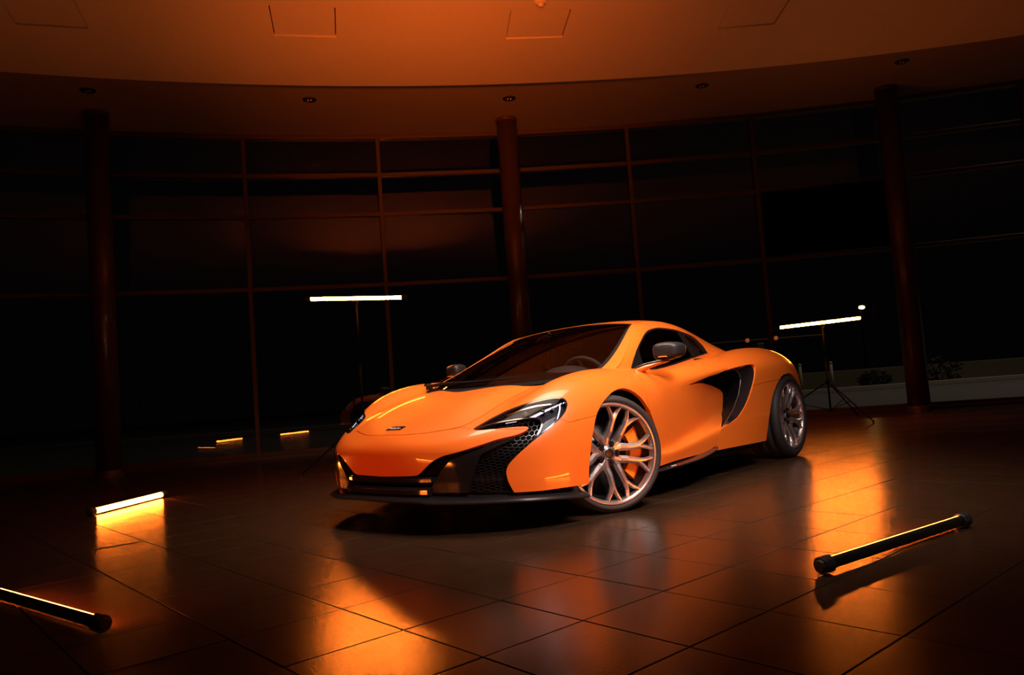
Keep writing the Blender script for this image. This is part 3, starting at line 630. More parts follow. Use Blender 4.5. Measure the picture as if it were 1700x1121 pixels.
P_QLOW = [(1150,700),(1190,726),(1197,713),(1243,662),(1251.2,640),(1268,635.6),(1292,630.5),(1310,640),(1310,830),(1000,830),(1000,800),(1088,797.5),(1178,749),(1190,738.5)]
P_BLK = smooth_poly(P_BLK, 1, (0, 6, 40, 42, 43, 44)); P_HL = smooth_poly(P_HL, 2, (0,)); P_HOLE = smooth_poly(P_HOLE, 2, (13, 14, 15, 0))
P_ARCHF = smooth_poly(P_ARCHF, 1, (0, 15, 16, 17))
front = lambda V: V[:, 0] > 0.15
# cabin opening in plan (x, y)
OPEN = np.array([(.30,-1),(.30,0),(.25,.22),(.16,.40),(.03,.56),(-.12,.655),(-.30,.69),(-.55,.70),(-.9,.70),(-1.3,.665),(-1.6,.62),(-1.95,.55),(-2.1,.4),(-2.1,-1)])
def f_open(m): return np.maximum(poly_sdf(m.V[:, :2], OPEN), np.where(m.V[:, 2] > 0.6, -1, 1))

g = 0.55
near_rear = lambda V: (V[:, 0] > -3.2) & (V[:, 0] < -1.2) & (V[:, 1] > 0.6)
near_front = lambda V: (V[:, 0] > -0.7) & (V[:, 0] < 0.7) & (V[:, 1] > 0.55)
base = cut(hull, -f_open(hull))
base = cut(base, outside(base, P_ARCHF, 0, near_front))
def f_archr(m):
    """rear wheel opening: traced outline ahead of the axle, a plain arc behind it"""
    f1 = outside(m, P_ARCHR, 0, near_rear); x, y, z = m.V.T
    f2 = np.where((y > .6), (.395 - np.hypot(x + 2.63, np.maximum(z - .305, 0))) * 190, -1e3)
    return np.where(x > -2.60, f1, f2)
base = cut(base, f_archr(base))
blk = cut(base, inside(base, P_BLK, 0, front))
base = cut(base, outside(base, P_BLK, 0, front))
bump = cut(base, inside(base, P_BUMP, g * .6, lambda V: V[:, 0] > 0.0))
base = cut(base, outside(base, P_BUMP, g * .6, lambda V: V[:, 0] > 0.0))
hood = cut(base, inside(base, P_HOOD, g, lambda V: (V[:, 0] > -0.1) & (V[:, 1] < .585)))
base = cut(base, outside(base, P_HOOD, g * .4, lambda V: (V[:, 0] > -0.1) & (V[:, 1] < .58)))
F_FEND = [(700,500),(1046,500),(1046,606),(1053,617),(1062,627),(1067,637),(1071,650),(1075,668),(1084,700),(1090,900),(700,900)]
fend = cut(base, inside(base, F_FEND, g * .6, lambda V: V[:, 0] > -0.75))
base = cut(base, outside(base, F_FEND, g * .6, lambda V: V[:, 0] > -0.75))
side = lambda V: (V[:, 0] > -2.25) & (V[:, 1] > .5)
base = cut(base, outside(base, P_DOOR, 0.0, side))
base = cut(base, outside(base, P_HOLE, 0.0, side))
skirt = cut(base, inside(base, P_QLOW, g * .5, lambda V: V[:, 0] > -2.62))
base = cut(base, outside(base, P_QLOW, g * .5, lambda V: V[:, 0] > -2.62))
door = cut(rec, -f_open(rec))
door = cut(door, inside(door, P_DOOR, g * .6, lambda V: (V[:, 0] > -2.0) & (V[:, 1] > .5) & (V[:, 0] < -.3)))
door = cut(door, outside(door, P_ARCHF, 0, near_front))
P_SCOOP = [(1128,644),(1143.6,638.9),(1160,632.3),(1178.4,624.6),(1187.3,622.3),(1192,622),(1192,645.5),(1187.7,643),(1180,640),(1169,637.6),(1156,637.6),(1143,640)]
P_SCOOP = smooth_poly(P_SCOOP, 1, (0, 5, 6))
scoop = cut(door, inside(door, P_SCOOP)); door = cut(door, outside(door, P_SCOOP))
scoop.V = scoop.V - np.array([0, 1.0, 0]) * (np.clip(-scoop.V[:, :1] - .85, 0, 1) * .16 + .004)
panel('hood', hood, M_PAINT, car, sides='C')
# nose piece and the two corner pieces of the bumper
nose = cut(bump, inside(bump, [(450,600),(900,600),(900,715),(860,735),(720,800),(450,800)]))
corner = cut(bump, outside(bump, [(450,600),(900,600),(900,715),(860,735),(720,800),(450,800)]))
panel('front_bumper', nose, M_PAINT, car, 0.02, 'C')
panel('bumper_corner', corner, M_PAINT, car, 0.02)
panel('front_fender', fend, M_PAINT, car, 0.02)
panel('rear_quarter', base, M_PAINT, car, 0.02)
panel('side_skirt', skirt, M_PAINT, car, 0.02)
doors = panel('door', door, M_PAINT, car, 0.03)
scp = panel('intake_scoop', scoop, M_PAINT, car, 0.0)
for p_, q_ in zip(scp, doors): p_.parent = q_

# ---- black front area: liner, vanes, headlights, mesh
panel('intake_liner', blk, M_VOID, car, 0.0, 'C', offset=-0.055)
vane = cut(blk, inside(blk, smooth_poly(P_VANE, 1, (0, 4, 11, 13))))
panel('intake_vane', vane, M_GLOSSBLK, car, 0.012, offset=0.002)
hl = cut(blk, inside(blk, P_HL, 0.3))
lens = panel('headlight', hl, M_LENS, car, 0.0, offset=-0.002, label='swept clear headlight lens')
hli = panel('lamp_housing', hl, M_LAMPIN, car, 0.0, offset=-0.035)
ring = cut(hl, outside(hl, smooth_poly(P_HL, 1, (0,)), -2.2))
rimp = panel('lamp_bezel', ring, M_GLOSSBLK, car, 0.03, offset=-0.001)
for k_ in (0, 1):
    hli[k_].parent = lens[k_]; rimp[k_].parent = lens[k_]
def stripe(src, poly, off, name, m_, parents, depth=0.004):
    s_ = cut(src, inside(src, poly))
    ps = panel(name, s_, m_, None, depth, offset=off)
    for p_, q_ in zip(ps, parents): p_.parent = q_
stripe(hl, [(796,711.5),(824,703.5),(858,695.3),(880,690.4),(905,678.5),(938,664.8),(939.4,666.3),(906,681.3),(884,692.6),(858,697.0),(826,704.5),(800,711.5)], -0.012, 'daytime_light', M_LED, lens)
stripe(hl, [(929,671),(931,670.5),(931.6,677),(929.6,687),(926.3,697),(924.6,697.5),(927.5,686),(929.4,677)], -0.010, 'light_guide', M_LED, lens)
stripe(hl, [(837,686.5),(862,676.5),(890,670.4),(918,667.6),(920,668.7),(892,672.2),(864,678.6),(840,688.2)], -0.012, 'chrome_trim', M_CHROME, lens)
stripe(hl, [(898.2,709),(900.2,707.5),(897,717),(890,727.5),(879.5,736.5),(878.6,735.6),(888,727),(895,716)], -0.004, 'light_strip', M_LED, lens)
for px_, py_, r_ in [(900, 680, .016), (918, 676, .013), (872, 684, .018)]:
    q_ = car_pix(hl.V); i_ = np.argmin(((q_ - [px_, py_]) ** 2).sum(1)); c_ = hl.V[i_] - hl.N[i_] * .022; n_ = hl.N[i_]
    for k_, sg in enumerate((1, -1)):
        bm = bmesh.new(); a_ = Vector(c_ * [1, sg, 1]); d_ = Vector(n_ * [1, sg, 1])
        bmesh.ops.create_uvsphere(bm, u_segments=16, v_segments=10, radius=r_, matrix=Matrix.Translation(a_))
        bm_obj('lamp_projector', bm, M_CHROME if r_ < .015 else M_GLOSSBLK, lens[k_], True)
# honeycomb mesh behind the vanes, following the body surface
S_, R_ = G0.shape[:2]
def hull_at(s, t, off=0.0):
    a = np.clip(s / ts0[-1] * (S_ - 1), 0, S_ - 1.001); b = np.clip(t / tr0[-1] * (R_ - 1), 0, R_ - 1.001)
    i, j = int(a), int(b); u, v = a - i, b - j
    P = G0[i, j] * (1 - u) * (1 - v) + G0[i + 1, j] * u * (1 - v) + G0[i, j + 1] * (1 - u) * v + G0[i + 1, j + 1] * u * v
    du = G0[i + 1, j] - G0[i, j]; dv = G0[i, j + 1] - G0[i, j]; n = np.cross(du, dv); n /= np.linalg.norm(n) + 1e-12
    if n[0] + n[1] < 0: n = -n
    return P + n * off, n
P_MESH = [(786,714),(825,711),(860,707.5),(878,707),(880,711),(862,723),(806,743),(799,753),(790,775),(784,795),(779,818),(780,826),(853,820),(840,788),(842,778),(857,757),(874,741),(889,722),(897,708),(896,700),(886,696),(858,698.5),(824,704),(800,711)]
def honeycomb(ds=.33, dt=.155):
    segs = []
    for r in range(54):
        t0_ = 2.2 + r * dt
        for c in range(60):
            s0_ = 15.2 + c * ds + (ds / 2 if r % 2 else 0)
            A = (s0_ - ds * .165, t0_); B = (s0_ + ds * .165, t0_)
            segs.append((A, B)); segs.append((B, (s0_ + ds * .5 - ds * .165 + ds * .0, t0_ + dt))); segs.append((A, (s0_ - ds * .5 + ds * .165, t0_ + dt)))
    return segs
wires_V, wires_F = [], []
pm = np.array(P_MESH)
cand = honeycomb()
mids = [(hull_at(*A, -.028), hull_at(*B, -.028)) for A, B in cand if max(A[0], B[0]) < 20.6 and max(A[1], B[1]) < 10]
q = poly_sdf(np.array([car_pix((a[0] + b[0]) / 2) for a, b in mids]), pm)
for (a, b), d_ in zip(mids, q):
    if d_ > 2: continue
    p0, n0 = a; p1, n1 = b; e = p1 - p0; L = np.linalg.norm(e)
    if L < 1e-4: continue
    e /= L; w = np.cross(e, n0); k = len(wires_V); h_ = .0013
    for p in (p0, p1):
        wires_V += [p + w * h_ + n0 * .005, p - w * h_ + n0 * .005, p - w * h_ - n0 * .006, p + w * h_ - n0 * .006]
    wires_F += [(k, k + 1, k + 5, k + 4), (k + 1, k + 2, k + 6, k + 5), (k + 2, k + 3, k + 7, k + 6), (k + 3, k, k + 4, k + 7)]
M_MESH = mat('grille_mesh_black', (0.016, 0.014, 0.015), 0.35, coat=0.2)
wv = np.array(wires_V)
for sg in (1, -1):
    mesh_np('intake_mesh', wv * [1, sg, 1], wires_F, M_MESH, car, smooth=False)

# splitter: shaped blade along the front lower edge
SPL = np.array([(1.030,0,.182),(1.028,.12,.182),(1.018,.26,.181),(1.000,.36,.178),(.955,.48,.176),(.88,.61,.173),(.79,.722,.170),(.71,.80,.166),(.60,.87,.160),(.50,.915,.153),(.43,.94,.147),(.40,.945,.145)])
SPL = cr_eval(np.concatenate([SPL[1:2] * MIR, SPL, 2 * SPL[-1:] - SPL[-2:-1]]), np.linspace(0, len(SPL) - 1, 60))
T_ = np.gradient(SPL, axis=0); T_ /= np.linalg.norm(T_, axis=1, keepdims=True); OUT = np.stack([T_[:, 1], -T_[:, 0], 0 * T_[:, 0]], 1)
if OUT[30][0] < 0: OUT = -OUT
yy_ = np.abs(SPL[:, 1:2])
wide = np.clip((yy_ - .30) / .05, 0, 1)          # the outer blades step out past the vanes
sec = [(0.004, -0.006), (0.006, 0.002), (0.000, 0.010), (-0.03, 0.020), (-0.075, 0.030), (-0.12, 0.048), (-0.12, -0.012), (-0.03, -0.012)]
rows = []
for o_, z_ in sec: rows.append(SPL + OUT * (o_ + wide * .006) + np.array([0, 0, 1]) * (z_ - .004 * wide))
Gs = np.stack(rows, 1)                            # (60, 8, 3)
full = np.concatenate([Gs[1:][::-1] * MIR, Gs]); n_, k_ = full.shape[:2]
idx = np.arange(n_ * k_).reshape(n_, k_); fs = []
for i in range(n_ - 1):
    for j in range(k_): fs.append((idx[i, j], idx[i + 1, j], idx[i + 1, (j + 1) % k_], idx[i, (j + 1) % k_]))
fs += [tuple(idx[0]), tuple(idx[-1][::-1])]
o = mesh_np('front_splitter', full.reshape(-1, 3), fs, M_CARBON, car, smooth=False)
o['label'] = 'black carbon front splitter blade'
# central lower grille: lip bar, upper bar and dark slot between the vanes
def ybar(name, pts, hz, hx, m_):
    A = np.array(pts, float); A = cr_eval(np.concatenate([A[1:2] * MIR, A, 2 * A[-1:] - A[-2:-1]]), np.linspace(0, len(A) - 1, 24))
    A = np.concatenate([A[1:][::-1] * MIR, A]); bm = bmesh.new(); rings = []
    for p in A: rings.append([bm.verts.new(p + np.array(d)) for d in ((0, 0, hz), (hx * .4, 0, hz * .4), (hx * .4, 0, -hz * .6), (0, 0, -hz), (-hx, 0, -hz), (-hx, 0, hz))])
    for a, b in zip(rings, rings[1:]):
        for i in range(6): bm.faces.new((a[i], b[i], b[(i + 1) % 6], a[(i + 1) % 6]))
    bm.faces.new(rings[0]); bm.faces.new(rings[-1][::-1])
    return bm_obj(name, bm, m_, car, False)
ybar('lower_grille_bar', [(.980,0,.285),(.976,.15,.285),(.963,.27,.286),(.945,.34,.287)], .016, .03, M_GLOSSBLK)
ybar('lower_grille_lip', [(.987,0,.228),(.984,.15,.228),(.972,.27,.228),(.960,.33,.228)], .022, .05, M_GLOSSBLK)

# side intake: dark duct, glossy blade, and lower aero blade on the sill
def strip(name, A, B, m_, parent, thick=0.0):
    """ruled surface between two polylines of equal length, mirrored to both sides"""
    A, B = np.array(A, float), np.array(B, float); n = len(A)
    C = [A + (B - A) * t for t in np.linspace(0, 1, 6)]
    V = np.concatenate(C); F = []
    for r in range(5):
        for i in range(n - 1): F.append((r * n + i, r * n + i + 1, (r + 1) * n + i + 1, (r + 1) * n + i))
    for sg in (1, -1): mesh_np(name, V * [1, sg, 1], F, m_, parent)
def resample(P, n):
    P = np.array(P, float); L = np.r_[0, np.cumsum(np.linalg.norm(np.diff(P, axis=0), axis=1))]
    t = np.linspace(0, L[-1], n); return np.stack([np.interp(t, L, P[:, i]) for i in range(P.shape[1])], 1)
edge_px = resample([(1230,608.5),(1240,606),(1249,605.3),(1253,608),(1253.8,613),(1252,631),(1243,661.5),(1236,677),(1227,691.6),(1214,702),(1198,712)], 30)
lead_px = resample([(1213,612.6),(1222,615),(1227.5,621),(1229.5,633),(1226,655),(1217,680),(1207,697),(1197.5,711.5)], 30)
hp = car_pix(hull.V); vis = (hull.V[:, 1] > .75) & (hull.V[:, 0] < -1.1) & (hull.V[:, 0] > -2.4)
def on_hull(p): 
    i = np.where(vis)[0]; return hull.V[i[np.argmin(((hp[i] - p) ** 2).sum(1))]]
EA = np.array([on_hull(p) for p in edge_px]); EB = np.array([car_ray(*p, y=.865) for p in lead_px])
k5 = np.array([1, 3, 4, 3, 1]) / 12.0
for _ in range(2): EA[2:-2] = np.stack([np.convolve(EA[:, i], k5, 'valid') for i in range(3)], 1)
EA = EA - np.array([0, .006, 0])
strip('intake_blade', EA, EB, M_GLOSSBLK, car)
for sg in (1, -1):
    bm = bmesh.new(); tube_path(bm, [tuple(p * [1, sg, 1]) for p in EB[1:-1]], .0028, 6); bm_obj('blade_edge_highlight', bm, M_EDGE_HIGHLIGHT, car, True)  # pale metal line modelled in place of a highlight on the blade's front edge
EC = EB + np.array([-.10, -.14, 0]); strip('intake_blade_inner', EB, EC, M_SATIN, car)
bm = bmesh.new()
for sg in (1, -1): add_box(bm, (-1.85, .70 * sg, .55), (.75, .04, .62))
add_box(bm, (-1.85, 0, .20), (.75, 1.4, .04))
bm_obj('intake_duct', bm, M_VOID, car)
SB = [(-.36,.935,.165),(-.6,.955,.172),(-.9,.962,.185),(-1.15,.95,.212),(-1.24,.925,.228)]
for sg in (1, -1):
    bm = bmesh.new()
    P = cr_eval(np.concatenate([[2 * np.array(SB[0]) - SB[1]], SB, [2 * np.array(SB[-1]) - SB[-2]]]), np.linspace(0, 4, 24)); rings = []
    for i, p in enumerate(P):
        w = 1 - i / 23 * .75
        rings.append([bm.verts.new((p[0], (p[1] + dy * w) * sg, p[2] + dz * w)) for dy, dz in ((0, 0), (.004, .006), (0, .012), (-.06, .020), (-.10, .022), (-.10, -.01))])
    for a, b in zip(rings, rings[1:]):
        for i in range(6): bm.faces.new((a[i], b[i], b[(i + 1) % 6], a[(i + 1) % 6]))
    bm.faces.new(rings[0]); bm.faces.new(rings[-1][::-1])
    bm_obj('sill_blade', bm, M_CARBON, car)
for sg in (1, -1):
    bm = bmesh.new(); add_box(bm, (-1.22, .82 * sg, .19), (1.75, .10, .07)); bm_obj('sill_core', bm, M_SATIN, car)
# wheel-arch liners and flat floor
for cx_, r_ in ((0.0, .375), (-2.67, .385)):
    for sg in (1, -1):
        bm = bmesh.new(); n_ = 24; ring0, ring1 = [], []
        for i in range(n_ + 1):
            a = math.pi * (i / n_) * 1.16 - .25
            x, z = cx_ + r_ * math.cos(a), .31 + r_ * math.sin(a)
            ring0.append(bm.verts.new((x, .86 * sg, min(z, .80)))); ring1.append(bm.verts.new((x, .50 * sg, min(z, .80))))
        for i in range(n_): bm.faces.new((ring0[i], ring0[i + 1], ring1[i + 1], ring1[i]))
        bm.faces.new(ring1)
        bm_obj('wheel_arch_liner', bm, M_VOID, car)
bm = bmesh.new()
PL = [(.93,0),(.90,.33),(.78,.62),(.55,.82),(.42,.86),(.42,.48),(-.42,.48),(-.44,.85),(-2.2,.85),(-2.24,.48),(-3.10,.48),(-3.12,.80),(-3.3,.7),(-3.36,0)]
PLF = PL + [(x, -y) for x, y in PL[::-1] if y > 0]
lo = [bm.verts.new((x, y, .15)) for x, y in PLF]; hi = [bm.verts.new((x, y, .19)) for x, y in PLF]
bm.faces.new(lo); bm.faces.new(hi)
for i in range(len(PLF)): bm.faces.new((lo[i], lo[(i + 1) % len(PLF)], hi[(i + 1) % len(PLF)], hi[i]))
bm_obj('undertray', bm, M_VOID, car)

# ---- cabin: windscreen, pillars, roof, side glass
CAB = [
 [(.30,0,.763),(.18,.35,.772),(-.155,.715,.795),(-.25,.755,.800),(-.33,.775,.793),(-.36,.78,.788),(-.40,.785,.78),(-.45,.80,.70)],
 [(.06,0,.865),(-.03,.34,.862),(-.27,.720,.833),(-.36,.745,.845),(-.46,.752,.826),(-.48,.755,.812),(-.50,.76,.795),(-.52,.80,.70)],
 [(-.22,0,.975),(-.29,.33,.968),(-.486,.668,.922),(-.560,.672,.953),(-.64,.700,.940),(-.66,.728,.87),(-.69,.748,.785),(-.70,.79,.70)],
 [(-.48,0,1.067),(-.53,.31,1.055),(-.697,.605,1.025),(-.745,.615,1.049),(-.847,.645,1.042),(-.87,.70,.92),(-.90,.738,.80),(-.90,.78,.70)],
 [(-.76,0,1.137),(-.78,.29,1.126),(-.870,.550,1.113),(-.905,.562,1.121),(-.965,.612,1.080),(-1.02,.68,.95),(-1.05,.722,.815),(-1.05,.76,.70)],
 [(-1.03,0,1.178),(-1.02,.27,1.168),(-1.04,.50,1.149),(-1.06,.533,1.139),(-1.12,.590,1.098),(-1.18,.665,.96),(-1.20,.71,.83),(-1.2,.75,.72)],
 [(-1.35,0,1.200),(-1.35,.27,1.192),(-1.35,.46,1.166),(-1.37,.510,1.147),(-1.40,.580,1.090),(-1.42,.645,.97),(-1.42,.685,.855),(-1.42,.72,.74)],
 [(-1.65,0,1.180),(-1.65,.27,1.172),(-1.65,.45,1.135),(-1.65,.505,1.115),(-1.65,.570,1.058),(-1.65,.625,.96),(-1.60,.66,.875),(-1.6,.70,.75)],
 [(-1.95,0,1.115),(-1.95,.25,1.105),(-1.93,.45,1.072),(-1.90,.505,1.050),(-1.83,.575,.990),(-1.84,.60,.945),(-1.84,.63,.90),(-1.84,.67,.78)],
 [(-2.25,0,1.03),(-2.25,.25,1.015),(-2.22,.45,.995),(-2.17,.510,.975),(-2.08,.585,.940),(-2.05,.61,.915),(-2.03,.65,.885),(-2.03,.69,.80)],
 [(-2.60,0,.94),(-2.60,.25,.93),(-2.55,.45,.918),(-2.48,.52,.905),(-2.35,.60,.890),(-2.30,.64,.875),(-2.27,.68,.86),(-2.27,.72,.78)],
]
GC, tsc, trc = surface(np.array(CAB, float), 26, 22, 'hold', 'hold', 'mirror', 'hold', 0.30, 0.22)
cab = grid_mesh(GC, tsc, trc)
if cab.N[len(cab.N) // 2][2] < 0 and cab.N[0][2] < 0: cab.N = -cab.N; cab.F = cab.F[:, ::-1]
P_DLO = [(1047,614),(1051,598),(1057.8,578),(1069.4,554.8),(1076.4,547.6),(1090.3,543.9),(1105,544.7),(1122.8,547.6),(1143.6,555),(1154,561),(1162,568),(1170,577),(1175.8,586.3),(1155,593.2),(1122.8,604.8),(1100,611.3),(1081,615.7),(1062,620)]
P_SG = [(1068.5,604),(1060.5,580),(1066,566),(1072,556.5),(1079,549.6),(1091,546.2),(1108,547),(1122,549.5),(1127,551.5),(1150,591.5),(1140,595.5),(1122,602),(1100,608.3),(1081,612.5),(1070,614)]
P_VENT = [(1136,555.6),(1146,560),(1155,566.5),(1163,576),(1170,585.5),(1156,590)]
P_DLO = smooth_poly(P_DLO, 1, (12, 17)); csd = lambda V: (V[:, 1] > .4) & (V[:, 2] > .72)
def f_ws(m):
    """windscreen: inboard of the pillar line and ahead of the header rail"""
    s, t = m.P[:, 0], m.P[:, 1]
    head = s - (4.85 - .55 * np.clip(t / 2, 0, 1.2) ** 3)
    return np.maximum(head, (t - 1.93) * .6)
def rounded(f1): return f1
ws = cut(cab, f_ws(cab)); shell = cut(cab, -f_ws(cab))
dlo = cut(shell, inside(shell, P_DLO, 0, csd)); shell = cut(shell, outside(shell, P_DLO, 0, csd))
ws_g = cut(ws, f_ws(ws) + .055); ws_b = cut(ws, -(f_ws(ws) + .055))
ws_b = cut(ws_b, .0 * ws_b.V[:, 0] - 1)
panel('windscreen', ws_g, M_WGLASS, car, 0.0, 'C', offset=-0.004)
panel('windscreen_seal', ws_b, M_SATIN, car, 0.006, 'C', offset=-0.003)
sg_ = cut(dlo, inside(dlo, smooth_poly(P_SG, 1, (0, 9)), 0, csd)); fr_ = cut(dlo, outside(dlo, smooth_poly(P_SG, 1, (0, 9)), 0, csd))
vent = cut(fr_, inside(fr_, P_VENT, 0, csd)); fr_ = cut(fr_, outside(fr_, P_VENT, 0, csd))
panel('side_window', sg_, M_SGLASS, car, 0.0, offset=-0.008)
panel('window_frame', fr_, M_SATIN, car, 0.015, offset=-0.003)
panel('quarter_vent', vent, M_VOID, car, 0.0, offset=-0.03)
# roof sections with shut lines; the rear deck ends where it dives under the tail
shell = cut(shell, (shell.P[:, 1] - 6.6))
cuts_ = [4.72, 5.55, 6.75]
gp = .012; prev = -9
names = ['windscreen_frame', 'roof_panel', 'roof_rear_panel', 'rear_buttress']
for nm, hi_ in zip(names, cuts_ + [99]):
    sl = lambda m: m.P[:, 0] + .12 * np.clip(m.P[:, 1] - 2, 0, 5)
    sec_ = cut(shell, np.maximum(prev + gp - sl(shell), sl(shell) - hi_ + gp))
    panel(nm, sec_, M_PAINT, car, 0.012, 'C'); prev = hi_
# cowl panel under the wipers
cw = [(.335,0,.752),(.285,.22,.756),(.20,.40,.762),(.06,.57,.775),(-.08,.67,.790)]
cw = cr_eval(np.concatenate([np.array(cw[1:2]) * MIR, cw, [2 * np.array(cw[-1]) - cw[-2]]]), np.linspace(0, 4, 24)); cw = np.concatenate([cw[1:][::-1] * MIR, cw])
V = np.concatenate([cw + [0.02, 0, -.016], cw + [-.03, 0, .006], cw + [-.14, 0, -.03]]); n_ = len(cw)
mesh_np('cowl_panel', V, [(r * n_ + i, r * n_ + i + 1, (r + 1) * n_ + i + 1, (r + 1) * n_ + i) for r in range(2) for i in range(n_ - 1)], M_VOID, car)
bm = bmesh.new()
tube_path(bm, [(.21,-.42,.79),(.235,-.25,.80),(.26,-.05,.797),(.24,.12,.793)], [.012, .010, .008, .006], 8)
tube_path(bm, [(.05,-.60,.80),(.20,-.36,.80),(.27,-.02,.795),(.20,.34,.80)], .006, 6)
add_cyl(bm, (.12,-.50,.77), (.12,-.50,.815), .022, .018, 12); add_cyl(bm, (-.06,-.665,.79), (.02,-.63,.80), .022, .018, 12)
bm_obj('wiper', bm, M_SATIN, car)

# ---- interior
bm = bmesh.new()
dsh = [(.10,.735),(-.02,.80),(-.20,.83),(-.36,.81),(-.42,.74),(-.40,.62)]
rows = [[bm.verts.new((x - .10 * (y / .62) ** 2, y, z - .015 * (y / .62) ** 2)) for x, z in dsh] for y in np.linspace(-.62, .62, 15)]
for a, b in zip(rows, rows[1:]):
    for i in range(len(dsh) - 1): bm.faces.new((a[i], a[i + 1], b[i + 1], b[i]))
bm_obj('dashboard', bm, M_DASH, car, True)
bm = bmesh.new(); bmesh.ops.create_uvsphere(bm, u_segments=24, v_segments=12, radius=1.0, matrix=Matrix.Translation((-.30, .36, .775)) @ Matrix.Diagonal((.13, .20, .085, 1)))
bm_obj('instrument_binnacle', bm, M_GREY, car, True)
bm = bmesh.new(); add_box(bm, (-1.0, 0, .30), (2.0, 1.36, .04)); add_box(bm, (-.9, 0, .45), (1.1, .24, .30), bevel=.03); add_box(bm, (-1.86, 0, .62), (.06, 1.20, .62)); add_box(bm, (-1.15, .70, .52), (1.5, .03, .5)); add_box(bm, (-1.15, -.70, .52), (1.5, .03, .5))
bm_obj('cabin_tub', bm, M_LEATHER, car)
bm = bmesh.new()
n_ = 28; R0 = .175
cen = Vector((-.52, .36, .755)); ax = Vector((-1, 0, .42)).normalized(); e1 = Vector((0, 1, 0)); e2 = ax.cross(e1)
tube_path(bm, [cen + R0 * (math.cos(2 * math.pi * i / n_) * e1 + math.sin(2 * math.pi * i / n_) * .94 * e2) for i in range(n_ + 1)], .016, 10, False)
for a in (0, math.pi, -math.pi / 2): tube_path(bm, [cen + .03 * (math.cos(a) * e1 + math.sin(a) * e2), cen + R0 * (math.cos(a) * e1 + math.sin(a) * e2)], .014, 6)
add_cyl(bm, cen - ax * .02, cen + ax * .02, .055, .055, 16); add_cyl(bm, cen - ax * .03, cen - ax * .22, .03, .04, 12)
bm_obj('steering_wheel', bm, M_GREY, car, True)
def seat(y0):
    bm = bmesh.new()
    prof = [(-1.02,.36),(-1.05,.42),(-1.35,.38),(-1.48,.44),(-1.60,.74),(-1.68,.98),(-1.72,1.05),(-1.77,1.03),(-1.76,.9),(-1.66,.5),(-1.58,.34)]
    wd_ = [.20,.22,.23,.23,.22,.16,.11,.11,.16,.22,.22]
    L = [bm.verts.new((x, y0 - w, z)) for (x, z), w in zip(prof, wd_)]; R = [bm.verts.new((x, y0 + w, z)) for (x, z), w in zip(prof, wd_)]
    n = len(prof)
    for i in range(n): bm.faces.new((L[i], L[(i + 1) % n], R[(i + 1) % n], R[i]))
    bm.faces.new(L[::-1]); bm.faces.new(R)
    bmesh.ops.bevel(bm, geom=list(bm.edges), offset=.018, segments=2, affect='EDGES')
    o = bm_obj('seat', bm, M_LEATHER, car, True)
    bm = bmesh.new(); add_box(bm, (-1.575, y0, .72), (.02, .26, .40), M=Matrix.Translation((-1.545, y0, .68)) @ Matrix.Rotation(-.24, 4, 'Y') @ Matrix.Translation((1.575, -y0, -.72)))
    for s in (-1, 1): add_box(bm, (-1.25, y0 + s * .20, .45), (.40, .06, .10), bevel=.02)
    bm_obj('seat_insert', bm, M_SEAT, o)
seat(.36); seat(-.36)
bm = bmesh.new(); add_box(bm, (-.66, 0, 1.065), (.035, .20, .055), bevel=.015); add_cyl(bm, (-.66, 0, 1.08), (-.62, 0, 1.115), .01, .01, 8)
bm_obj('rear_view_mirror', bm, M_SATIN, car)

